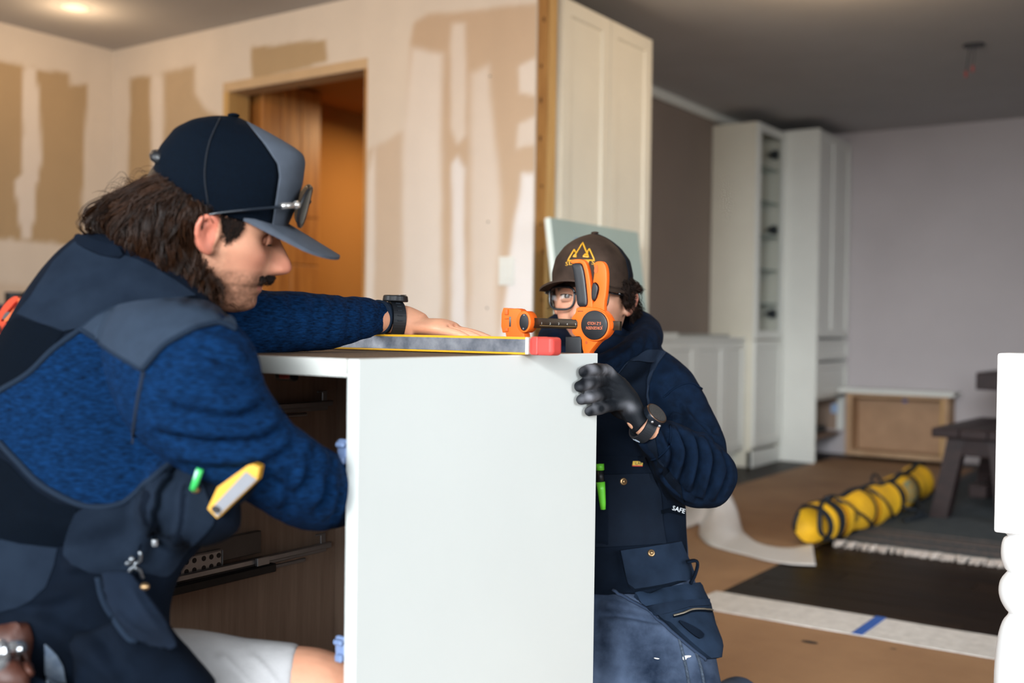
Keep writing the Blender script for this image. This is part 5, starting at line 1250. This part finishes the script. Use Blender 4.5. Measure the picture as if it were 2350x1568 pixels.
# leather holster on the hip
hs = thing('leather_holster', 'brown leather tool holster with shiny rivet at lower left', 'holster', tuple(P(40, 1500, 1.24)))
lea = mat('brown_leather', '3c1f17', .5, col2='5a3326', scale=18, bump=.2, bscale=160)
hp_ = q3([(-60, 1240), (20, 1200), (120, 1185), (190, 1180), (215, 1230), (225, 1300), (200, 1420), (190, 1568), (180, 1650), (-60, 1650)])
patch('pouch', hp_, bvx, .02, .016, lea, hs, 10, 1, .01, sm=2)
bh = bvh_of(vest, *[c for c in hs.children])
seam('strap', q3([(60, 1400), (110, 1330), (150, 1420), (185, 1510)]), bh, .006, lea, hs, .003, 20, flat=.5)
h = near_hit(bh, 98 / 2.76, 1000 + 1345 / 2.76); MB().ball(h[0] + h[1] * .003, .0125, (1, 1, .8), 16, 10).build('rivet', mat('shiny_steel', 'e6e8ec', .15, metal=.9), hs)
h = near_hit(bh, 2, 1000 + 1420 / 2.76); MB().ball(h[0] + h[1] * .004, .02, (.5, .5, 1), 16, 10).build('hammer_end', mat('shiny_steel', 'e6e8ec'), hs)
# second clamp behind the back
c2 = thing('bar_clamp', 'orange clamp handle showing behind the back of the long haired person', 'clamp', tuple(P(10, 760, 1.46)))
def cpx(poly, t, th, name, m, r=1):
    bm = MB().poly(*plate(rnd(poly, r) if r else poly, t, th)); bmesh.ops.triangulate(bm.bm, faces=[f for f in bm.bm.faces if len(f.verts) > 4]); return bm.build(name, m, c2, ang=40)
z = lambda L: [(x / 7.125, 640 + y / 7.125) for x, y in L]
red_o = mat('orange_plastic_red', 'c23a10', .5, spec=.2)
cpx(z([(-90, 700), (-40, 600), (0, 520), (80, 400), (180, 310), (265, 280), (300, 300), (290, 350), (230, 400), (150, 500), (60, 590), (20, 680), (-30, 740)]), 1.44, .02, 'handle', red_o)
cpx(z([(300, 300), (355, 350), (355, 400), (240, 560), (190, 640), (100, 700), (60, 700), (80, 660), (170, 560), (260, 440), (300, 380)]), 1.435, .024, 'trigger', orange_pl)
cpx(z([(-120, 720), (20, 690), (100, 700), (110, 750), (160, 790), (130, 830), (80, 870), (0, 970), (-60, 1000), (-160, 900)]), 1.437, .022, 'body', red_o)
cpx(z([(-160, 780), (100, 860), (420, 1180), (340, 1250), (20, 960), (-160, 900)]), 1.447, .01, 'bar', black_pl, 0)
cpx([(-9 + 9 * math.cos(a), 754 + 9 * math.sin(a)) for a in np.linspace(0, TWO, 18)[:-1]], 1.434, .004, 'knob', black_pl, 0)
cpx(z([(105, 540), (165, 540), (150, 600), (60, 670), (30, 660), (60, 590)]), 1.436, .004, 'release_button', black_pl)
# far left: tote and canister on a bench by the wall
wbn = thing('work_bench', 'plain wooden work bench against the left wall behind the long haired person', 'bench', (-4.75, 2.5, 0))
MB().box(-5.0, -4.45, 1.6, 3.2, .64, .68, .003).build('bench_top', ply, wbn)
for x in (-4.95, -4.5):
    for y in (1.66, 3.14): MB().box(x - .04, x + .04, y - .04, y + .04, 0, .64, .002).build('leg', ply, wbn)
bt = thing('storage_tote', 'dark blue storage tote on the bench by the left wall', 'tote', (-4.72, 2.6, .68))
MB().box(-4.9, -4.55, 2.2, 2.95, .68, .95, .01, 2).build('bin', mat('tote_blue', '12304f', .5), bt); MB().box(-4.91, -4.54, 2.19, 2.96, .95, .975, .006, 2).build('lid', mat('tote_blue', '12304f'), bt)
cn = thing('black_canister', 'small black canister standing on the blue tote at far left', 'canister', (-4.7, 2.764, .976))
MB().cyl((-4.7, 2.764, .976), (-4.7, 2.764, 1.02), .045, n=28, bev=.002).build('can', black_pl, cn); MB().cyl((-4.7, 2.764, 1.02), (-4.7, 2.764, 1.034), .046, n=28, bev=.002).build('lid', mat('grey_lid', '2c3038', .4), cn)
# ================================================================= right worker
t2 = 2.25; ps = math.radians(22)
fr_ = Frame(P(1361, 695, t2), img(-math.sin(ps), .0, math.cos(ps)), img(.03, 1, 0))
W2 = thing('person', 'person in dark brown cap and black glasses kneeling behind the white cabinet', 'person', (-1.0, 2.0, 0))
tr = [(1170, 1480, 1610, 1480, 2.13, .55), (1180, 1380, 1598, 1380, 2.14, .55), (1185, 1290, 1582, 1290, 2.15, .55), (1190, 1190, 1574, 1190, 2.16, .55), (1180, 1080, 1580, 1080, 2.17, .56), (1165, 970, 1585, 975, 2.18, .56), (1165, 890, 1570, 900, 2.19, .55), (1190, 838, 1540, 845, 2.20, .54), (1240, 806, 1500, 808, 2.21, .5), (1290, 788, 1455, 786, 2.22, .5)]
ua = [(1500, 790, 1440, 900, 2.19, .85), (1545, 818, 1455, 930, 2.17, .85), (1592, 862, 1478, 965, 2.14, .85), (1634, 940, 1500, 1010, 2.10, .85), (1664, 1010, 1520, 1065, 2.06, .85), (1672, 1075, 1545, 1130, 2.03, .85)]
fa = [(1668, 1040, 1612, 1165, 2.02, .9), (1625, 1005, 1570, 1160, 2.0, .9), (1590, 986, 1530, 1118, 1.975, .9), (1556, 972, 1505, 1068, 1.95, .9), (1528, 966, 1478, 1038, 1.93, .88), (1508, 968, 1463, 1016, 1.918, .8)]
ra = [(1230, 815, 1200, 900, 2.19, .85), (1190, 850, 1160, 950, 2.16, .85), (1165, 950, 1110, 1000, 2.1, .85), (1150, 1060, 1085, 1090, 2.04, .85), (1160, 1130, 1100, 1170, 2.0, .85)]
rf = [(1110, 1085, 1115, 1180, 2.0, .85), (1155, 1070, 1155, 1145, 2.0, .85), (1195, 1050, 1195, 1110, 1.995, .85)]
lg = [(1300, 1330, 1592, 1330, 2.13, .62), (1318, 1430, 1622, 1430, 2.08, .6), (1338, 1530, 1648, 1530, 2.04, .58), (1352, 1640, 1668, 1640, 2.01, .55), (1370, 1740, 1665, 1735, 1.99, .5)]
HV, HF = head_local(.92); parts = [(fr_.W(HV), HF)]
for sg in (1, -1): parts += [(fr_.W(v), f) for v, f in ear_local(sg)]
parts.append(tubem([fr_.w(-.005, 0, -.02), fr_.w(-.012, 0, -.08), fr_.w(-.03, 0, -.13), P(1365, 860, 2.24)], [.058, .056, .058, .07], 24, res=24))
parts.append(loft(tr, sc=.88)); parts.append(loft(ua, sc=.6)); parts.append(loft(fa, sc=.55)); parts.append(loft(ra, sc=.6)); parts.append(loft(rf, sc=.55)); parts.append(loft(lg, sc=.75))
parts.append(tubem([P(1500, 985, 1.915), P(1468, 972, 1.905), P(1450, 952, 1.915)], [.024, .0185, .016], 18, res=14))
parts += hand_parts(P(1205, 1080, 1.995), img(.8, 0, .3), img(0, -.5, .9), 1, (.6, .7, .4), .03, .98)
def kneel(kx, parts_):
    parts_.append(kx)
lk = [P(1520, 1740, 1.98), np.array([-.905, 1.86, .075]), np.array([-.93, 2.1, .062]), np.array([-.95, 2.32, .05])]
parts.append(tubem(lk, [.085, .07, .058, .045], 22, res=30))
rl_ = [P(1300, 1400, 2.14), P(1260, 1600, 2.06), np.array([-1.22, 1.80, .09]), np.array([-1.22, 2.05, .065]), np.array([-1.22, 2.32, .05])]
parts.append(tubem(rl_, [.10, .085, .07, .058, .045], 22, res=40))
bme = vox(parts, .0028, 4)
skin_attr(bme, fr_, 'd29b7e', seed=5, stub_op=.55, stub='4a352a', brow='2a1c16')
smooth(obj('body', bme, SKIN, W2))
# hoodie
hm = vox([loft(tr, sc=.985), loft(ua), loft(fa, cap1=False), loft(ra), loft(rf),
          tubem([P(1445, 735, 2.33), P(1484, 762, 2.26), P(1470, 800, 2.15), P(1420, 838, 2.08), P(1360, 858, 2.06), P(1300, 840, 2.07), P(1272, 800, 2.13), P(1285, 755, 2.28), P(1360, 735, 2.36), P(1445, 735, 2.33)], [.034, .033, .036, .036, .034, .034, .034, .034, .036, .034], 18, res=60)], .0042, 4)
fo = []
for ln, a, w_ in (([(1508, 985), (1530, 1040), (1512, 1095)], .007, 13), ([(1540, 980), (1562, 1040), (1545, 1115)], .008, 13), ([(1572, 985), (1592, 1050), (1578, 1130)], .008, 13), ([(1604, 1000), (1624, 1060), (1606, 1145)], .008, 14), ([(1640, 1030), (1655, 1080), (1632, 1150)], .006, 14),
                  ([(1560, 930), (1600, 970), (1640, 990)], .006, 16), ([(1530, 960), (1580, 965), (1640, 1015)], .007, 12), ([(1500, 880), (1540, 930), (1560, 970)], .004, 18), ([(1520, 1095), (1560, 1130), (1600, 1150)], .005, 12)):
    a *= 1.5; fo.append((ln, a, w_)); fo.append((np.array(ln, float) + [15, 4], -a * .9, w_ * .75))
fo += [([(1480, 765), (1440, 810), (1380, 845)], .006, 14), ([(1495, 775), (1470, 815), (1410, 850)], -.006, 10)]
folds(hm, fo); rumple(hm, .0015, 24, 8)
hood = smooth(obj('hooded_jumper', hm, hood_m, W2)); bh2 = bvh_of(hood)
q5 = lambda L: [(1280 + x / 3.41, 760 + y / 3.41) for x, y in L]
q6 = lambda L: [(1340 + x / 3.75, 1150 + y / 3.75) for x, y in L]
seam('cuff_seam', q5([(880, 740), (885, 830), (850, 930), (760, 1000), (660, 1015)]), bh2, .002, mat('hood_seam', '0b1728', .9, spec=.05), hood, .001, 26)
seam('sleeve_seam', q5([(830, 520), (930, 440), (1040, 410), (1130, 455)]), bh2, .002, mat('hood_seam', '0b1728', .9, spec=.05), hood, .001, 26)
# trousers: legs and seat
lm = vox([loft(lg), loft(tr[:4], sc=1.0), tubem(rl_, [.12, .105, .085, .07, .06], 22, res=40), tubem(lk, [.10, .08, .07, .058], 22, res=30)], .0044, 4)
folds(lm, [([(1370, 1345), (1440, 1372), (1510, 1400)], .008, 14), ([(1370, 1385), (1450, 1400), (1530, 1425)], .007, 16), ([(1372, 1430), (1450, 1432), (1550, 1445)], .006, 18), ([(1372, 1408), (1450, 1415), (1540, 1432)], -.006, 12), ([(1440, 1540), (1500, 1538), (1570, 1545)], .004, 14), ([(1450, 1495), (1500, 1485), (1560, 1480)], .003, 12)])
rumple(lm, .002, 18, 4)
jean = mat('worn_dark_denim', '172233', .9, spec=.1, col2='54627a', scale=7, bump=.2, bscale=420, detail=8)
trs = smooth(obj('trousers', lm, jean, W2))
# bib vest: chest pieces laid over the hoodie
bq = bvh_of(hood, trs)
vm = patch('bib_vest', q5([(180, 330), (330, 330), (470, 340), (560, 235), (745, 235), (720, 330), (705, 480), (725, 620), (760, 800), (790, 1000), (960, 1200), (985, 1370), (990, 1568), (1000, 1780), (1060, 1840), (1000, 1960), (700, 2060), (180, 2060)]), bq, .005, .008, navy, W2, 9, 0, sm=2)
bq = bvh_of(hood, trs, vm)
patch('shoulder_strap', q5([(470, 345), (560, 225), (690, 155), (770, 145), (845, 178), (790, 250), (745, 330), (715, 420), (702, 500), (722, 560), (732, 600), (712, 610), (690, 520), (700, 380), (735, 240), (560, 238)]), bq, .004, .006, mat('strap_cloth', '1c2635', .85, spec=.1, var=.06, scale=60), vm, 6, 0)
patch('bib_flap', q5([(180, 975), (480, 978), (690, 985), (740, 1110), (560, 1118), (310, 1120), (180, 1120)]), bq, .003, .005, navy, vm, 9)
bp_ = patch('bib_pocket', q5([(180, 1122), (420, 1122), (745, 1112), (800, 1250), (812, 1480), (840, 1660), (560, 1680), (380, 1690), (180, 1690)]), bq, .005, .006, mat('bib_cloth', '0d141f', .85, spec=.1, col2='131c29', scale=14, bump=.12, bscale=350), vm, 9, 0, .003)
patch('pen_slot', q5([(180, 1130), (318, 1130), (395, 1180), (395, 1690), (180, 1690)]), bvh_of(hood, trs, vm, bp_), .002, .004, navy, vm, 9)
bq = bvh_of(hood, trs, vm, bp_)
pf = patch('pocket_flap', q6([(305, 425), (560, 385), (800, 345), (850, 480), (915, 655), (880, 690), (650, 745), (430, 785), (380, 740), (340, 590)]), bq, .014, .016, mat('flap_cloth', '121c2a', .85, spec=.1, col2='1f2c3e', scale=12, bump=.12, bscale=350), vm, 8, 0, .006)
bq2 = bvh_of(hood, trs, vm, bp_, pf)
hp2 = patch('holster_pocket', q6([(430, 830), (560, 790), (760, 750), (950, 720), (1040, 842), (1075, 850), (1085, 940), (1110, 1040), (1165, 1160), (1222, 1240), (1222, 1372), (1130, 1360), (1050, 1365), (960, 1290), (840, 1180), (640, 1000), (500, 890)]), bq, .014, .018, mat('holster_cloth', '141f2d', .85, spec=.1, col2='26354a', scale=10, bump=.15, bscale=300), vm, 8, 0, .008)
bq3 = bvh_of(hood, trs, vm, bp_, hp2)
patch('pocket_band', q6([(540, 905), (700, 875), (900, 855), (1070, 848), (1076, 900), (900, 915), (730, 965), (600, 985)]), bq3, .004, .004, mat('flap_cloth', '1c2a3d'), vm, 8)
seam('zip', q6([(765, 985), (850, 965), (920, 940), (1000, 935), (1085, 942)]), bq3, .0030, mat('zip_brass', '8d8577', .35, metal=.7), vm, .005, 40, 6, .6)
seam('zip_edge', q6([(765, 1000), (850, 980), (920, 955), (1000, 950), (1085, 957)]), bq3, .0018, navy3, vm, .005, 30)
seam('pocket_edge', q6([(250, 770), (400, 850), (540, 930), (680, 1060), (840, 1200), (960, 1300), (1050, 1365)]), bq3, .0042, mat('edge_cloth', '22324a', .9), vm, .002, 40, 6, .7)
patch('inner_fold', q6([(790, 1020), (900, 1060), (1025, 1140), (1015, 1180), (985, 1190), (880, 1110)]), bq3, .006, .006, navy, vm, 7, 1)
lp_ = cr([P(1576, 1290, 2.06), P(1596, 1287, 2.06), P(1601, 1297, 2.06), P(1594, 1322, 2.06), P(1584, 1340, 2.06)], 14); MB().tube(lp_, .009, 8, flat=.35).build('hammer_loop', navy, vm, sm=True)
for x, y in ((1280 + 514 / 3.41, 760 + 1178 / 3.41), (1340 + 578 / 3.75, 1150 + 450 / 3.75)):
    h = near_hit(bq2, x, y); nrm = Vector(h[1]); MB().cyl(h[0] - h[1] * .001, h[0] + h[1] * .0035, .0075, .0065, 20, bev=.0008).ball(h[0] + h[1] * .0035, .0042, (1, 1, 1), 12, 8).build('rivet', brass, vm, ang=40)
# woven name tag on the bib and printed label at the side
h = near_hit(bq2, 1461, 1063); ux = img(1, .03, 0); uy = img(-.0, 1, 0)
h2 = [cast(bq2, x, y) for x, y in ((1457, 1067), (1478, 1067), (1478, 1058), (1459, 1058))]
tagp = patch('woven_label', [(1449, 1068), (1451, 1058), (1474, 1058), (1472, 1068)], bq2, .008, .004, mat('label_yellow', 'c8a63c', .7), vm, 6, 0, sm=0)
patch('label_band', [(1448.6, 1070), (1449, 1067.5), (1472, 1067.5), (1472, 1070)], bq2, .0085, .004, mat('label_red', 'b03a34', .7), vm, 6, 0, sm=0)
place_text('label_text', 'BLÅK', .0085, h[0] + h[1] * .0088, ux, uy, black_pl, vm, .0003, .9)
patch('printed_label', q6([(660, 80), (760, 55), (840, 85), (845, 125), (790, 112), (720, 95), (665, 110)]), bq2, .004, .003, navy3, vm, 6, 0, sm=0)
h = near_hit(bq2, 1341 + 760 / 3.75, 1150 + 88 / 3.75); place_text('label_text', 'SAFE', .0125, h[0] + h[1] * .011 + img(.004, 0.003, 0), img(1, -.30, .0), img(.30, 1, 0), mat('white_print', 'd8dde2', .6), vm, .0003)
# seams and paint spots on the leg
bt2 = bvh_of(trs)
for L_ in ([(815, 1180), (850, 1320), (880, 1450), (900, 1568), (915, 1640)], [(960, 1300), (1000, 1420), (1030, 1568), (1045, 1640)]): seam('leg_seam', q6(L_), bt2, .0028, mat('denim_seam', '4a5666', .9, col2='1c2735', scale=220), trs, .001, 40)
for pl_ in ([(845, 1335), (915, 1330), (918, 1345), (880, 1352), (872, 1372), (848, 1372)], [(600, 1350), (650, 1358), (640, 1366), (605, 1360)]): patch('paint_spot', q6(pl_), bt2, .003, .002, mat('white_paint_spot', 'd8d4d0', .6), trs, 5, 1, sm=0)
# highlighter pen in the bib
mk = thing('green_marker', 'lime green and black marker pen clipped to the bib beside the panel edge', 'pen', tuple(P(1376, 1110, 2.0)))
gm = mat('lime_plastic', '6fd83a', .35)
c = lambda x, y, d=.030: (lambda h: h[0] + h[1] * d)(near_hit(bq2, x, y))
MB().tube([c(1375, 1062), c(1375.5, 1076)], .0078, 12).build('cap_end', gm, mk, sm=True)
MB().tube([c(1375.5, 1076), c(1376.5, 1106)], .0068, 12).build('barrel', black_pl, mk, sm=True)
MB().tube([c(1376.5, 1106), c(1378, 1122), c(1380, 1150), c(1381, 1165)], [.0085, .0078, .0062, .0050], 12).build('clip_cap', gm, mk, sm=True)
# gloved hand gripping the panel edge
gx = -.925
fing = [([(1340, 853), (1360, 849)], [(1388, 850), (1408, 868), (1430, 890)], .0112), ([(1330, 887), (1352, 880)], [(1384, 876), (1412, 888), (1436, 905)], .0112), ([(1334, 917), (1355, 911)], [(1388, 905), (1418, 910), (1442, 925)], .0108), ([(1352, 944), (1374, 939)], [(1400, 933), (1428, 930), (1450, 940)], .0102)]
gparts = []
for tip, rest, r in fing:
    pts = [on(*tip[0], 0, gx), on(*tip[1], 0, gx + .002)] + [P(x, y, t) for (x, y), t in zip(rest, (1.880, 1.895, 1.908))]
    gparts.append(tubem(pts, [r * .86, r, r * 1.05, r * 1.1, r * 1.1], 14, res=30)); gparts.append(ballm(pts[0], r * .86))
    gparts.append(ballm(pts[2], r * 1.1))
gparts.append(tubem([P(1410, 880, 1.912), P(1432, 912, 1.918), P(1452, 945, 1.915), P(1466, 972, 1.908), P(1474, 980, 1.906)], [.030, .035, .032, .0275, .0275], 20, .66, 26, up=img(1, .5, -.2)))
gparts.append(tubem([P(1455, 950, 1.925), P(1420, 940, 1.94), P(1392, 915, 1.945), P(1378, 895, 1.935)], [.016, .015, .013, .011], 14, res=22)); gparts.append(ballm(P(1378, 895, 1.935), .011))
gm_ = vox(gparts, .0022, 3); rumple(gm_, .0012, 55, 2)
co = get_co(gm_); pp = proj(co); a = nz(co, 45, 4); dust = np.zeros(len(co))
for (x, y, r) in ((1352, 851, 26), (1342, 888, 22), (1352, 914, 22), (1368, 940, 20), (1395, 850, 18), (1440, 935, 16)): dust = np.maximum(dust, np.exp(-((pp[:, 0] - x) ** 2 + ((pp[:, 1] - y) * 1.6) ** 2) / r ** 2))
dust = np.clip(dust * (.55 + 1.1 * a), 0, 1)[:, None]
cc = np.array(lin('10141a')) * (1 - dust) + np.array(lin('8a8a90')) * dust
ca = gm_.color_attributes.new('Col', 'FLOAT_COLOR', 'POINT'); ca.data.foreach_set('color', np.hstack([cc, np.ones((len(cc), 1))]).ravel())
glove = smooth(obj('work_glove', gm_, mat('dusty_glove', 'ffffff', .7, spec=.2, attr='Col', var=.08, scale=60, bump=.25, bscale=350), W2))
# watch on that wrist
w2 = thing('wristwatch', 'round black watch worn between dusty glove and dark sleeve cuff', 'watch', tuple(P(1482, 975, 1.905)))
wa = P(1500, 990, 1.915); wb = P(1468, 972, 1.905); T_ = (wb - wa) / np.linalg.norm(wb - wa); fd = img(.62, .62, .5); fd -= T_ * (fd @ T_); fd /= np.linalg.norm(fd); sd = np.cross(T_, fd); wc = P(1477, 978, 1.908)
V = []; na = 40
for (o, rr_) in ((-.0105, 0), (-.0105, .003), (.0105, .003), (.0105, 0)):
    for k in range(na): an = TWO * k / na; V.append(wc + T_ * o + (sd * math.cos(an) * (.026 + rr_) + fd * math.sin(an) * (.026 + rr_)))
F = grid_faces(4, na) + [((3 * na) + k, (3 * na) + (k + 1) % na, (k + 1) % na, k) for k in range(na)]
pyd('strap', V, F, mat('black_rubber', '10151c'), w2, sm=False)
top = wc + fd * .027
MB().cyl(top, top + fd * .011, .0225, .0215, 36, bev=.0015).build('case', mat('watch_body', '1b222c', .3, metal=.5), w2, ang=30)
MB().cyl(top + fd * .0105, top + fd * .0118, .0215, .0205, 36).build('bezel', mat('bronze_bezel', '6a5446', .3, metal=.8), w2, ang=30)
MB().cyl(top + fd * .0116, top + fd * .0122, .0185, n=36).build('glass', mat('speckled_glass', '26282c', .35, col2='4a4846', scale=500), w2)
for s_ in (-.008, .008):
    p_ = top + fd * .005 - sd * (.0235 if (sd @ img(1, 0, 0)) > 0 else -.0235) + T_ * s_; MB().ball(p_, .003, (1, 1, 1), 10, 8).build('crown_button', steel, w2, sm=True)
for k in range(4):
    an = math.radians(-95 - k * 14); e = 1
    c_ = wc + sd * math.cos(an) * .0292 * (1 if (sd @ img(-1, -1, 0)) > 0 else -1) * -1 + fd * math.sin(an) * .0292
    MB().tube([c_ - T_ * .005, c_ + T_ * .005], .0015, 6).build('strap_slot', mat('slot_pale', '8d99a6', .5), w2)
# eyes, hair
for sg in (-1, 1):
    ec = fr_.w(.0785, sg * .031, .010); d = (CAM + RW @ np.array([-.02, 0.05, 0]) - ec); d /= np.linalg.norm(d)
    e = pyd('eye', *ballm(ec, .0118), mat('eye_pale', 'b9aaa0', .2), W2)
    MB().ball(ec + d * .0068, .0066, (1, 1, 1), 14, 10).build('iris', mat('brown_iris', '2c1a10', .15), e, sm=True)
    MB().ball(ec + d * .0112, .0025, (1, 1, 1), 10, 8).build('pupil', mat('pupil', '050505', .1), e, sm=True)
    for nm, b0, b1, mt in (('eyelid', .30, 1.5, 'lid_skin'), ('eyelid', -1.5, -.36, 'lid_skin')):
        Vl = []
        for i in range(10):
            for a in np.linspace(-1.3, 1.3, 18):
                b_ = b0 + (b1 - b0) * i / 9; k = math.cos(a) ** .5 if abs(a) < 1.5 else 0
                bb = b_ * (.35 + .65 * max(0, math.cos(a))) if abs(b_) < .6 else b_
                Vl.append(ec + .0127 * (fr_.F * math.cos(a) * math.cos(bb) + fr_.S * 1.06 * math.sin(a) * math.cos(bb * .5) + fr_.U * math.sin(bb)))
        pyd(nm, Vl, grid_faces(10, 18, False), mat(mt, 'bd8a70', .55), W2)
    la = [ec + .0131 * (fr_.F * math.cos(a) * .96 + fr_.S * 1.06 * math.sin(a) + fr_.U * .3 * math.cos(a)) for a in np.linspace(-1.2, 1.2, 14)]
    MB().tube(la, .0009, 6).build('lashes', hair_dark, W2, sm=True)
R_ = np.random.default_rng(21); hg = []
for k in range(240):
    sg = 1 if k % 5 else -1; u = R_.uniform(-.085, .045); v = R_.uniform(.0, .045) if u < .01 else R_.uniform(.02, .045)
    s = sg * (np.interp(u, [-.09, -.05, 0, .045], [.03, .064, .074, .069]) + .003)
    if u < -.06: v -= .01
    ln = R_.uniform(.03, .06) * (1.25 if u < -.02 else .9)
    if -.032 < u < .022: v = R_.uniform(.034, .045); ln = R_.uniform(.008, .016)
    hg.append([fr_.w(u, s, v), fr_.w(u - .006, s + sg * .008, v - ln * .4), fr_.w(u - .014 + R_.normal(0, .006), s + sg * R_.uniform(.004, .022), v - ln * .75), fr_.w(u - .012 + R_.normal(0, .01), s + sg * R_.uniform(.006, .034), v - ln)])
strands('hair', hg, 11, .004, .0007, hair_dark, W2, .004, 8, 14, .5, 3, 3)
bg_ = []
for k in range(110):
    sg = 1 if k % 2 else -1; x = R_.uniform(.011, .050); v = .027 + .004 * math.sin((x - .011) / .039 * 2.6) + R_.normal(0, .0013); u = .100 - 6.5 * max(0, x - .018) ** 2 * 2
    bg_.append([fr_.w(u, sg * x, v), fr_.w(u + .0022, sg * (x + .003), v + .0008), fr_.w(u - .0005, sg * (x + .007), v + .0006)])
strands('eyebrows', bg_, 4, .0006, .0004, hair_dark, W2, .0002, 3, 8, .7, 12)
# cap
prof2 = ([(.028, .100), (.06, .104), (.09, .100), (.115, .082), (.13, .058), (.14, .03), (.146, .004)], [(.028, -.088), (.06, -.092), (.09, -.086), (.115, -.064), (.13, -.04), (.14, -.02), (.146, -.004)],
         [(.028, .080), (.06, .081), (.09, .074), (.115, .056), (.13, .038), (.14, .02), (.146, .003)], .028, .146)
LV, Fa, Fb = cap_parts(fr_, prof2, ([.02, .146], [.018, .018]))
CW = fr_.W(LV); cb_ = mat('waxed_brown_cloth', '2b211b', .75, spec=.1, col2='40322a', scale=18, bump=.12, bscale=250)
cap2 = shell('cap', CW, Fa, .003, cb_, W2); shell('mesh_back', CW, Fb, .003, mat('black_cap_mesh', '0d141d', .9, spec=.1, var=.3, scale=420), cap2)
bl2 = bill(fr_, .103, .081, .070, .047, .06, .024, .004, cb_, cap2)
MB().ball(fr_.w(0, 0, .147), .006, (1.4, 1.4, .5), 12, 6).build('button', cb_, cap2)
cb2 = bvh_of(cap2); q4 = lambda L: [(1130 + x / 4.61, 500 + y / 4.61) for x, y in L]
gold = mat('gold_thread', 'c8921f', .55, var=.1, scale=200)
def ribbon(L):
    pts = []
    for a, b_ in zip(L[:-1], L[1:]):
        for k in range(8): pts.append((a[0] + (b_[0] - a[0]) * k / 8, a[1] + (b_[1] - a[1]) * k / 8))
    pts.append(L[-1]); p3 = []
    for p in pts:
        h = cast(cb2, *p)
        if h: p3.append(h[0] + h[1] * .0012)
    return p3
lg_ = MB()
for L in ([(872, 405), (957, 268), (1018, 420), (962, 412), (985, 388), (1000, 405)], [(893, 415), (858, 412), (880, 390), (890, 408)], [(880, 368), (868, 340), (800, 455), (1080, 450), (1026, 332), (1002, 366), (1012, 375)]):
    lg_.tube(ribbon(q4(L)), .0017, 5)
lg_.build('mountain_emblem', gold, cap2)
for s_, x, y in (('S', 790, 490), ('L', 828, 482), ('Y', 1016, 470), ('S', 1066, 478)):
    h = near_hit(cb2, 1130 + x / 4.61, 500 + y / 4.61); ux = np.cross(img(0, 1, 0), h[1]); place_text('cap_letter', s_, .0115, h[0] + h[1] * .001, ux, np.cross(h[1], ux), gold, cap2, .0006, 1.5)
# glasses
gs = thing('eyeglasses', 'black rimmed safety glasses worn behind the orange clamp', 'glasses', tuple(fr_.w(.105, 0, .01)))
gl = glass_mat('spectacle_lens', .03); gb = mat('black_acetate', '0c0f14', .25)
def gsp(sg, a, k=1.0):
    c, s = math.cos(a), math.sin(a); x = .0275 * np.sign(c) * abs(c) ** .62 * k; y = .0215 * np.sign(s) * abs(s) ** .62 * k
    y = y if y > 0 else y * 1.05; x *= (1 + .08 * s)
    S = .0335 + x; return fr_.w(.1085 - 3.0 * S * S, sg * S, .006 + y)
for sg in (-1, 1):
    A_ = np.linspace(0, TWO, 44)
    MB().tube([gsp(sg, a, 1.04) for a in A_], .0024, 8, cap=False).build('rim', gb, gs, sm=True)
    V = [fr_.w(.1085 - 3 * .0335 ** 2, sg * .0335, .006)] + [gsp(sg, a) for a in A_[:-1]]; n = len(V) - 1
    me_ = shell('lens', V, [(0, 1 + k, 1 + (k + 1) % n) for k in range(n)], .0012, gl, gs)
    MB().tube(cr([gsp(sg, .45, 1.04), fr_.w(.092, sg * .071, .016), fr_.w(.05, sg * .0775, .015), fr_.w(.0, sg * .0795, .014), fr_.w(-.018, sg * .078, .0)], 24), .0032, 8, flat=.6, ).build('temple', gb, gs, sm=True)
    for k in range(2): MB().ball(fr_.w(.078 - .005 * k, sg * .0795, .0165), .0012, (1, 1, 1), 8, 6).build('hinge_stud', steel, gs)
MB().tube(cr([gsp(-1, math.pi - .35, 1.04), fr_.w(.112, 0, .014), gsp(1, math.pi - .35, 1.04)], 10), .0024, 8).build('bridge', gb, gs, sm=True)
